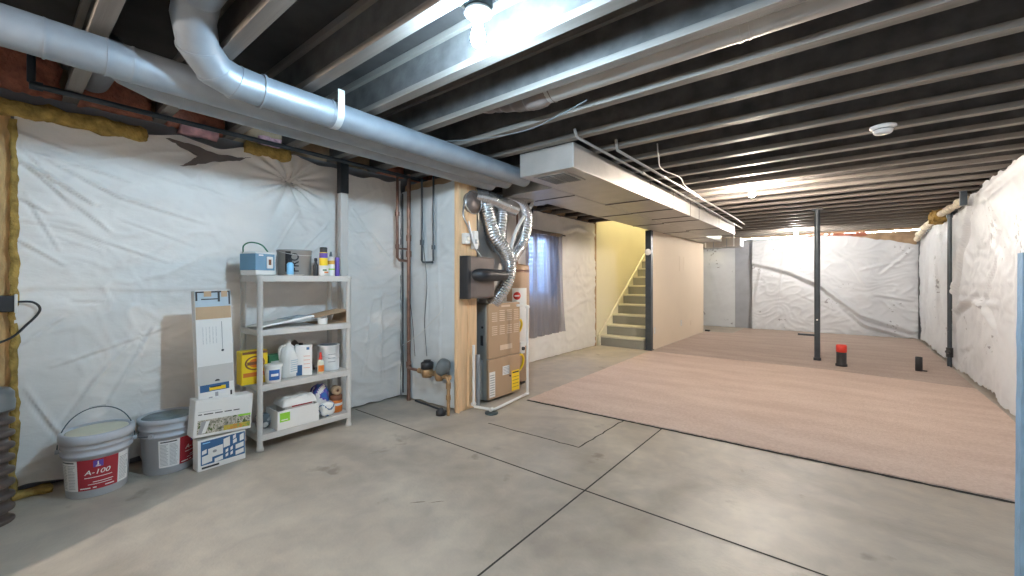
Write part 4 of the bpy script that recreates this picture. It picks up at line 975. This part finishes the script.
for r, z in pr_:
    for k in range(24):
        a = 2*PI*k/24; q = (abs(math.cos(a))**4+abs(math.sin(a))**4)**-.25 if z < .2 else 1
        vs.append((r*q*math.cos(a)*.9, r*q*math.sin(a)*1.1, z))
mb.add(vs, [[i*24+k, i*24+(k+1) % 24, (i+1)*24+(k+1) % 24, (i+1)*24+k] for i in range(len(pr_)-1) for k in range(24)]+[list(range(24))], None, True)
mb.build('body', 'white_pl', t)
MB().lathe([(.023, .258), (.023, .285), (0, .287)], seg=20).build('cap', 'white_pl', t)
MB().tube(bezier([(0, -.02, .24), (0, -.055, .235), (0, -.07, .20), (0, -.066, .15)], 6), .009, seg=10).build('handle', 'white_pl', t)
d = MB(); rect(d, faceX(.0605, 0, 0), -.03, .05, .03, .15, 'white_lab'); 
for i in range(6): rect(d, faceX(.0612, 0, 0), -.02, .04, .045+.016*i, .051+.016*i, 'clear_blue')
d.build('label', None, t)
t = thing('solvent_can', 'rectangular can with blue and orange front and white side', 'can', (-3.31, 1.51, z3), -.45)
MB().box(-.045, .045, -.06, .06, 0, .235, 'white_lab', bev=.005).build('can', None, t)
d = MB(); mx_ = Matrix(((1, 0, 0, 0), (0, 0, -1, -.061), (0, 1, 0, 0), (0, 0, 0, 1)))
rect(d, mx_, -.043, .043, .005, .08, 'navy'); rect(d, mx_, -.043, .043, .08, .15, 'orange'); rect(d, mx_, -.043, .043, .15, .232, 'clear_blue')
d.build('print', None, t); d = MB(); rect(d, faceX(.0455, 0, 0), -.058, -.01, .005, .085, 'navy'); rect(d, faceX(.0455, 0, 0), .02, .04, .20, .22, 'navy')
for i in range(4): rect(d, faceX(.0455, 0, 0), .0, .045, .06+.03*i, .063+.03*i, 'orange')
d.build('print', None, t)
MB().lathe([(0, .235), (.016, .235), (.016, .250), (0, .252)], seg=18, center=(0, -.02, 0)).build('cap', 'black_pl', t)
t = thing('glue_bottle', 'small cream bottle with a red nozzle on the third shelf', 'bottle', (-3.265, 1.622, z3))
MB().lathe([(0, 0), (.024, 0), (.025, .008), (.025, .085), (.012, .11), (0, .11)], seg=20).build('body', 'pail_lid', t)
MB().lathe([(.014, .108), (.010, .14), (.007, .165), (0, .168)], seg=16).build('nozzle', 'red_pl', t)
d = MB(); v_, f_ = cyl_patch(.0255, -1.2, 1.2, .015, .065); d.add(v_, f_, 'orange', True); d.build('label', None, t)
t = thing('folded_rag_pile', 'dark crumpled rags behind the cans on the third shelf', 'rags', (-3.47, 1.50, z3))
vs = []; n = 20
mb = MB()
for i in range(n+1):
    for j in range(n+1):
        u, v = i/n, j/n; e = (math.sin(PI*u)*math.sin(PI*v))**.4
        vs.append((-.035+.07*u, -.14+.30*v, e*(.245+.035*noise.noise(V((u*5, v*7, 2))))))
mb.add(vs, [[i*(n+1)+j, (i+1)*(n+1)+j, (i+1)*(n+1)+j+1, i*(n+1)+j+1] for i in range(n) for j in range(n)], None, True); mb.build('cloth', 'hum', t)
t = thing('paint_can', 'white one gallon paint can with wire handle on the third shelf', 'paint can', (-3.36, 1.735, z3))
MB().lathe([(0, 0), (.084, 0), (.086, .004), (.083, .008), (.083, .195), (.087, .20), (.087, .206), (.075, .206), (.072, .198), (0, .198)], seg=40).build('can', 'white_lab', t)
MB().tube([(.088*math.cos(a), .088*math.sin(a), .14-.045*math.sin(a+1.2)) for a in [-1.2+i*.25 for i in range(13)]], .0022, seg=6).build('bail_handle', 'strap', t)
MB().lathe([(0, .199), (.06, .199), (.066, .204), (.07, .199)], seg=30).build('lid', 'galv', t)
d = MB()
for i in range(3): v_, f_ = cyl_patch(.0836, -.5, .2, .07+.03*i, .076+.03*i); d.add(v_, f_, 'grey_ink', True)
d.build('print', None, t)
# --- bottom shelf
t = thing('open_carton', 'low white carton with a green square on the bottom shelf', 'carton', (-3.30, 1.425, z4))
s = MB()
s.box(.095, .10, -.15, .15, 0, .135, 'carton'); s.box(-.11, -.105, -.15, .15, 0, .135, 'carton'); s.box(-.105, .095, -.15, -.145, 0, .135, 'carton'); s.box(-.105, .095, .145, .15, 0, .135, 'carton'); s.box(-.105, .095, -.145, .145, 0, .004, 'carton')
s.build('tray', None, t)
d = MB(); rect(d, faceX(.1003, 0, 0), -.135, -.065, .055, .12, 'green'); rect(d, faceX(.1008, 0, 0), -.125, -.08, .065, .072, 'white_lab')
for i in range(4): rect(d, faceX(.1003, 0, 0), .02, .13, .06+.014*i, .063+.014*i, 'white_pl')
d.build('print', None, t)
t = thing('plastic_tub', 'wrapped white plastic tub sitting inside the low carton', 'tub', (-3.31, 1.445, z4+.006))
MB().box(-.08, .08, -.11, .11, 0, .165, bev=.015).build('tub', 'shelf_pl', t)
vs = []; n = 26; mb = MB()
for i in range(n+1):
    for j in range(n+1):
        u, v = i/n*2-1, j/n*2-1; e = (max(0, 1-abs(u)**6)*max(0, 1-abs(v)**6))**.35
        vs.append((u*.088, v*.125, .145+e*(.055+.016*noise.noise(V((u*3, v*3, 7))))))
mb.add(vs, [[i*(n+1)+j, (i+1)*(n+1)+j, (i+1)*(n+1)+j+1, i*(n+1)+j+1] for i in range(n) for j in range(n)], None, True); mb.build('wrapping', 'white_pl', t)
MB().box(.082, .086, -.06, .09, .135, .15, bev=.001).build('red_stripe', 'red_lab', t)['label'] = 'dark red stripe'
def lumpy(name, label, cat, loc, size, mats, seed, stretch=1):
    t = thing(name, label, cat, loc); m = bmesh.new(); bmesh.ops.create_icosphere(m, subdivisions=4, radius=1)
    for v in m.verts:
        p = v.co.copy(); q = (abs(p.x)**3+abs(p.y)**3+abs(p.z)**3)**(1/3); p /= q
        p *= 1+.10*noise.fractal(p*1.7+V((seed, 0, 0)), 1, 2, 3)
        z = (p.z+1)/2*size[2]
        v.co = V((p.x*size[0]/2, p.y*size[1]/2, max(0, z)))
    m.verts.index_update(); mb = MB()
    for f in m.faces:
        c = f.calc_center_median(); k = noise.noise(c*16+V((seed, 2, 0)))
        f.material_index = 0 if k < .02 else (1 if k < .22 else 2)
    vsn = [v.co.copy() for v in m.verts]
    bmv = [mb.bm.verts.new(v) for v in vsn]
    for mm in mats: mb.mi(mm)
    for f in m.faces:
        nf = mb.bm.faces.new([bmv[v.index] for v in f.verts]); nf.material_index = min(f.material_index, len(mats)-1); nf.smooth = True
    m.free(); mb.build('bag', None, t); return t
lumpy('plastic_bag', 'small grey bag left of the low carton on the bottom shelf', 'bag', (-3.36, 1.235, z4), (.12, .09, .105), ['grey_ink', 'meter_grey', 'shelf_pl'], 3)
b1 = lumpy('bag_of_wipes', 'upright white bag with purple and blue print on the bottom shelf', 'bag', (-3.35, 1.655, z4), (.11, .14, .245), ['white_pl', 'purple', 'blue'], 5)
b2 = lumpy('bag_of_wipes', 'low white and navy bag in front of the upright purple one', 'bag', (-3.245, 1.665, z4), (.07, .12, .115), ['white_pl', 'navy', 'white_lab'], 9)
t = thing('snack_jar', 'orange and brown jar at the right end of the bottom shelf', 'jar', (-3.31, 1.775, z4))
MB().lathe([(0, 0), (.045, 0), (.048, .006), (.048, .085), (.042, .10), (0, .10)], seg=26).build('body', 'orange', t)
MB().lathe([(.046, .098), (.048, .102), (.048, .135), (0, .137)], seg=26).build('lid', 'brown', t)
v_, f_ = cyl_patch(.0485, -1.2, 1.2, .055, .075); d = MB(); d.add(v_, f_, None, True); d.build('label', 'white_lab', t)
t = thing('twine_roll', 'tan roll lying on top of the orange jar', 'roll', (-3.31, 1.775, z4+.137+.038))
MB().lathe([(.012, -.03), (.034, -.03), (.038, -.02), (.038, .02), (.034, .03), (.012, .03), (.012, -.03)], seg=24, mx=Matrix.Rotation(PI/2, 4, 'Y')).build('roll', 'cardboard', t)
MB().lathe([(.0118, -.029), (.0118, .029), (.008, .029), (.008, -.029), (.0118, -.029)], seg=16, mx=Matrix.Rotation(PI/2, 4, 'Y')).build('core', 'brown', t)

# ------------------------------------------------------------------ paint pails
def pail(label, loc, rz, lid):
    t = thing('paint_pail', label, 'paint pail', loc, rz)
    R0, R1, H = .128, .147, .345
    def R(z): return R0+(R1-R0)*z/H
    MB().lathe([(0, .004), (R0-.004, 0), (R0, .004), (R(.23), .23), (R(.23)+.010, .232), (R(.23)+.010, .243), (R(.25), .245), (R(.27), .27), (R(.27)+.010, .272), (R(.27)+.010, .283), (R(.29), .285), (R1-.002, .315)], seg=56).build('bucket', 'pail', t)
    if lid:
        l = MB().lathe([(R1, .30), (R1+.012, .302), (R1+.014, .325), (R1+.012, .348), (R1+.004, .352), (R1-.008, .350), (R1-.012, .340), (0, .339)], seg=56).build('lid', 'pail', t)
        MB().lathe([(0, .3405), (R1-.014, .3405), (R1-.013, .343), (R1-.02, .344), (0, .342)], seg=48).build('lid_centre', 'pail_lid', l)['label'] = 'cream centre of the lid'
    else:
        l = MB().lathe([(R1, .312), (R1+.010, .314), (R1+.011, .338), (R1+.004, .343), (R1-.006, .341), (R1-.010, .325)], seg=56).build('rim', 'pail', t)
        l = MB().lathe([(0, .322), (R1-.02, .322), (R1-.008, .330), (R1-.009, .334), (0, .326)], seg=48).build('grey_film', 'pail_in', t)
    # label panels bent round the wall (centre of red panel at local +X)
    def bendp(vs, dr): return [((R(v.y)+dr)*math.cos(v.x/.137), (R(v.y)+dr)*math.sin(v.x/.137), v.y) for v in vs]
    def panel(mb, u0, u1, v0, v1, m, dr):
        n = 16; vs = [];
        for i in range(n+1): vs += [V((u0+(u1-u0)*i/n, v0, 0)), V((u0+(u1-u0)*i/n, v1, 0))]
        mb.add(bendp(vs, dr), [[2*i, 2*i+2, 2*i+3, 2*i+1] for i in range(n)], m, True)
    d = MB(); panel(d, -.19, -.085, .045, .215, 'white_lab', .0008)
    panel(d, -.18, -.10, .200, .207, 'ink', .0014)
    for i in range(16):
        for (a, b) in ((-.183, -.142), (-.136, -.095)): panel(d, a, b-random.uniform(0, .012), .058+.0085*i, .061+.0085*i, 'grey_ink', .0014)
    d.build('text_label', None, t)['label'] = 'white label with fine print'
    d = MB(); panel(d, .088, .16, .045, .215, 'white_lab', .0008)
    for i in range(16): panel(d, .095, .15-random.uniform(0, .02), .058+.0085*i, .061+.0085*i, 'grey_ink', .0014)
    d.build('colour_label', None, t)['label'] = 'narrow white label right of the red one'
    d = MB(); panel(d, -.085, .088, .045, .215, 'red_lab', .001)
    def txt(s, size, y, x=0, m='white_lab', bold=False, slant=0):
        v_, f_ = text_mesh(s, size, bold); d.add(bendp([V((v.x*1.15+x+v.y*slant, v.y+y, 0)) for v in v_], .0022), f_, m)
    txt('A-100', .036, .142, 0, bold=True, slant=.25); [panel(d, a, b, v, v+h, 'white_lab', .0016) for a, b, v, h in ((-.055, .06, .112, .004), (-.02, .065, .086, .004), (-.04, .06, .074, .0035), (.03, .07, .056, .006), (-.075, -.03, .054, .006), (-.02, -.005, .054, .006))]
    panel(d, -.018, .022, .170, .207, 'purple', .0016); panel(d, -.008, .012, .173, .177, 'white_lab', .0022); panel(d, -.004, .006, .180, .184, 'white_lab', .0022); panel(d, -.001, .004, .184, .201, 'white_lab', .0022)
    d.build('red_label', None, t)['label'] = 'dark red label with white lettering'
    hb = R(.25)+.012; bl = []
    if lid:
        for i in range(25):
            a = PI*i/24; yy = (hb+.006)*math.cos(a); zz = math.sin(a)
            bl.append((-.05*zz, yy, .255+.235*zz*(1-.12*zz)))
        MB().tube(bl, .0028, seg=8).build('wire_handle', 'grille', t)
        MB().tube([(-.055, -.035, .462), (-.055, .035, .462)], .007, seg=10).build('grip', 'shelf_pl', t)
        MB().tube([(0, -hb+.004, .255), (0, -hb-.014, .255)], .012, seg=12).build('handle_ear', 'pail', t)
        MB().tube([(0, hb-.004, .255), (0, hb+.014, .255)], .012, seg=12).build('handle_ear', 'pail', t)
    else:
        for i in range(25):
            a = PI*i/24; yy = (hb+.006)*math.cos(a); zz = math.sin(a)
            bl.append((-.165*zz, yy, .255-.02*zz))
        MB().tube(bl, .0025, seg=8).build('wire_handle', 'grille', t)
        for s_ in (-1, 1): MB().tube([(0, s_*(hb-.004), .255), (0, s_*(hb+.014), .255)], .012, seg=12).build('handle_ear', 'pail', t)
    return t
pail('grey paint pail with cream lid and raised wire handle, farther left', (-3.375, .368, 0), math.radians(-6), True)
pail('open topped grey paint pail with its handle folded back, beside the cartons', (-3.405, .700, 0), math.radians(46), False)

# ------------------------------------------------------------------ stacked cartons
BX = -3.165
t = thing('tile_carton', 'white carton with a navy picture of tiles, lowest of the stack', 'carton', (BX, .925, 0), math.radians(3))
MB().box(-.09, 0, -.135, .135, 0, .195, 'carton', bev=.003).build('carton', None, t)
d = MB(); mxf = faceX(.0004, 0, 0)
rect(d, mxf, -.12, .13, .035, .185, 'navy')
def quad(mb, mx, pts, m, w=.001):
    mb.add([(a, b, w) for a, b in pts], [list(range(len(pts)))], m, mx=mx)
for a, b, c, e in ((-.118, -.085, .105, .135), (-.118, -.055, .045, .10), (-.085, .005, .075, .14), (.0, .045, .115, .178), (.055, .085, .125, .155), (.055, .08, .155, .183), (.012, .035, .080, .105), (.040, .062, .085, .112), (.012, .035, .052, .075), (.040, .062, .055, .080), (.070, .126, .085, .12), (.095, .127, .13, .178), (.070, .126, .045, .078), (-.05, .005, .038, .068)):
    quad(d, mxf, [(a+.004, c-.003), (b-.004, c+.003), (b-.004, e-.001), (a+.004, e-.009)], 'white_lab', .0012)
quad(d, mxf, [(-.045+.012*math.cos(i*PI/6), .108+.009*math.sin(i*PI/6)) for i in range(12)], 'grey_ink', .0018)
rect(d, mxf, -.115, -.02, .012, .024, 'ink'); rect(d, mxf, -.11, -.07, .169, .175, 'ltblue', .0015)
d.build('printed_front', None, t)['label'] = 'navy picture of tile shapes'
t = thing('picture_carton', 'wide white carton with a garden picture strip, middle of the stack', 'carton', (BX+.005, .925, .1965), math.radians(2))
mxt = Matrix.Rotation(-.07, 4, 'X')
MB().box(-.11, 0, -.165, .165, .012, .245, 'carton', bev=.006, mx=mxt).build('carton', None, t)
d = MB(); mxf = mxt @ faceX(.0004, 0, 0)
rect(d, mxf, -.145, .155, .030, .118, 'garden'); rect(d, mxf, .0, .155, .031, .062, 'garden2', .001); rect(d, mxf, .08, .155, .105, .1175, 'green', .0012)
quad(d, mxf, [(-.14, .032), (-.115, .032), (-.09, .11), (-.125, .11)], 'grey_ink', .0016); quad(d, mxf, [(-.12, .036), (-.10, .036), (-.08, .108), (-.10, .108)], 'white_lab', .002)
for a, b in ((-.145, -.125), (-.115, -.065), (-.055, -.012), (-.002, .04), (.05, .085)): rect(d, mxf, a, b, .150, .156, 'ink')
rect(d, mxf, -.145, -.02, .168, .170, 'grey_ink')
d.build('printed_front', None, t)['label'] = 'strip of garden pictures and dark dashes'
t = thing('tall_carton', 'tall narrow white carton with a clear window, topmost of the stack', 'carton', (BX-.02, .895, .435), 0)
mxt = Matrix.Rotation(.02, 4, 'X') @ Matrix.Rotation(-.05, 4, 'Y')
MB().box(-.07, 0, -.095, .105, .0, .705, 'carton', bev=.003, mx=mxt).build('carton', None, t)
d = MB(); mxf = mxt @ faceX(.0004, 0, 0)
rect(d, mxf, -.092, .102, .60, .70, 'clear_blue'); 
for a, b, c, e in ((-.09, .10, .690, .70), (-.09, -.08, .64, .70), (.03, .042, .63, .70), (.09, .10, .61, .70), (-.06, .04, .645, .652)): rect(d, mxf, a, b, c, e, 'ink', .0014)
rect(d, mxf, -.045, -.005, .665, .70, 'cardboard', .002); rect(d, mxf, .05, .085, .66, .70, 'cardboard', .002)
rect(d, mxf, -.092, .102, .52, .60, 'cardboard', .001)
d.build('window_film', None, t)['label'] = 'clear blue window with black straps'
d = MB()
for i in range(5): rect(d, mxf, -.06+.018*i, -.055+.018*i, .36, .47, 'finetext', .0012)
rect(d, mxf, .045, .048, .32, .50, 'grey_ink', .0012); quad(d, mxf, [(.046+.008*math.cos(i*PI/5), .31+.008*math.sin(i*PI/5)) for i in range(10)], 'ink', .002)
rect(d, mxf, -.092, .102, .10, .22, 'shelf_pl', .0008)
rect(d, mxf, -.085, .075, .055, .10, 'navy', .0014); rect(d, mxf, -.035, .055, .06, .082, 'yellow', .002); rect(d, mxf, -.03, .03, .078, .086, 'ink', .0025)
quad(d, mxf, [(.01+.014*math.cos(i*PI/8), .115+.012*math.sin(i*PI/8)) for i in range(9)], 'ink', .002)
rect(d, mxf, -.005, .012, .018, .045, 'grey_ink', .0014); rect(d, mxf, -.04, -.02, .01, .02, 'grey_ink', .0014); rect(d, mxf, .08, .09, .01, .04, 'ink', .0014)
d.build('printed_front', None, t)['label'] = 'printed front with blue and yellow picture'

# ------------------------------------------------------------------ left edge items
t = thing('corrugated_pipe', 'dark corrugated drain pipe standing at the left edge', 'pipe', (-3.30, -.05, 0))
mb = MB(); prof = []
n = 500; vs = []; seg = 36
zz = 0; rows = 190
for i in range(rows):
    z = .58*i/(rows-1)
    for k in range(seg):
        a = 2*PI*k/seg; r = .10+.012*math.tanh(2.2*math.sin(2*PI*(z/.062)+a))
        vs.append((r*math.cos(a), r*math.sin(a), z))
mb.add(vs, [[i*seg+k, i*seg+(k+1) % seg, (i+1)*seg+(k+1) % seg, (i+1)*seg+k] for i in range(rows-1) for k in range(seg)], None, True); mb.build('pipe', 'dk_corr', t)
MB().lathe([(.112, .56), (.114, .60), (.110, .61), (.110, .64), (.095, .66), (.0, .66)], seg=36).build('end_cap', 'meter_grey', t)
t = thing('wall_adapter', 'black adapter box with a white edge plate at the left edge', 'power adapter', (XL+.0, -.03, 1.075))
MB().box(-.01, .05, -.16, .095, -.045, .045, bev=.006).build('housing', 'black_pl', t)
MB().box(-.012, .054, .092, .104, -.052, .052, bev=.003).build('edge_plate', 'white_pl', t)['label'] = 'white edge plate'
wire('black cord looping out of the adapter down the left edge', [(XL+.03, .07, 1.085), (XL+.05, .13, 1.08), (XL+.05, .155, 1.035), (XL+.05, .11, .96), (XL+.05, .02, .87), (XL+.05, -.2, .82)], .006, 'black_pl', 'cord', 'cable')

# ------------------------------------------------------------------ small marks on the slab
def smear(label, pts, w):
    mb = MB(); vs = []
    for i, (x, y) in enumerate(pts):
        k = w*math.sin(PI*(i+.5)/len(pts)); vs += [(x-k*.5, y-k, .0016), (x+k*.5, y+k, .0016)]
    mb.add(vs, [[2*i, 2*i+2, 2*i+3, 2*i+1] for i in range(len(pts)-1)])
    return tag(mb.build('floor_scuff', 'joint'), label, 'scuff mark')
smear('left of two short dark scuffs on the open slab', [(-1.835, 1.40), (-1.815, 1.425), (-1.80, 1.44), (-1.78, 1.46)], .009)
smear('right of two short dark scuffs on the open slab', [(-1.76, 1.455), (-1.745, 1.48), (-1.73, 1.50), (-1.705, 1.53)], .010)

# ------------------------------------------------------------------ world, camera, view
wd = bpy.data.worlds.new('World'); scene.world = wd; wd.use_nodes = True
nt = wd.node_tree; bg = nt.nodes['Background']
sk = nt.nodes.new('ShaderNodeTexSky'); sk.sky_type = 'NISHITA'; sk.sun_disc = False; sk.sun_elevation = math.radians(50)
nt.links.new(sk.outputs[0], bg.inputs['Color']); bg.inputs['Strength'].default_value = 16

cam = bpy.data.cameras.new('Camera'); co = bpy.data.objects.new('Camera', cam); COL.objects.link(co)
co.location = (0, 0, 1.2); co.rotation_euler = (PI/2, 0, math.radians(38.828))
cam.sensor_width = 36; cam.lens = 415/1024*36; cam.shift_y = -7/1024; cam.clip_start = .02
scene.camera = co
scene.view_settings.view_transform = 'Standard'; scene.view_settings.look = 'None'
scene.view_settings.exposure = 0.18; scene.view_settings.gamma = 1; scene.view_settings.use_curve_mapping = False
scene.cycles.use_denoising = True
scene.cycles.max_bounces = 8; scene.cycles.diffuse_bounces = 5; scene.cycles.transparent_max_bounces = 8
scene.cycles.sample_clamp_indirect = 6
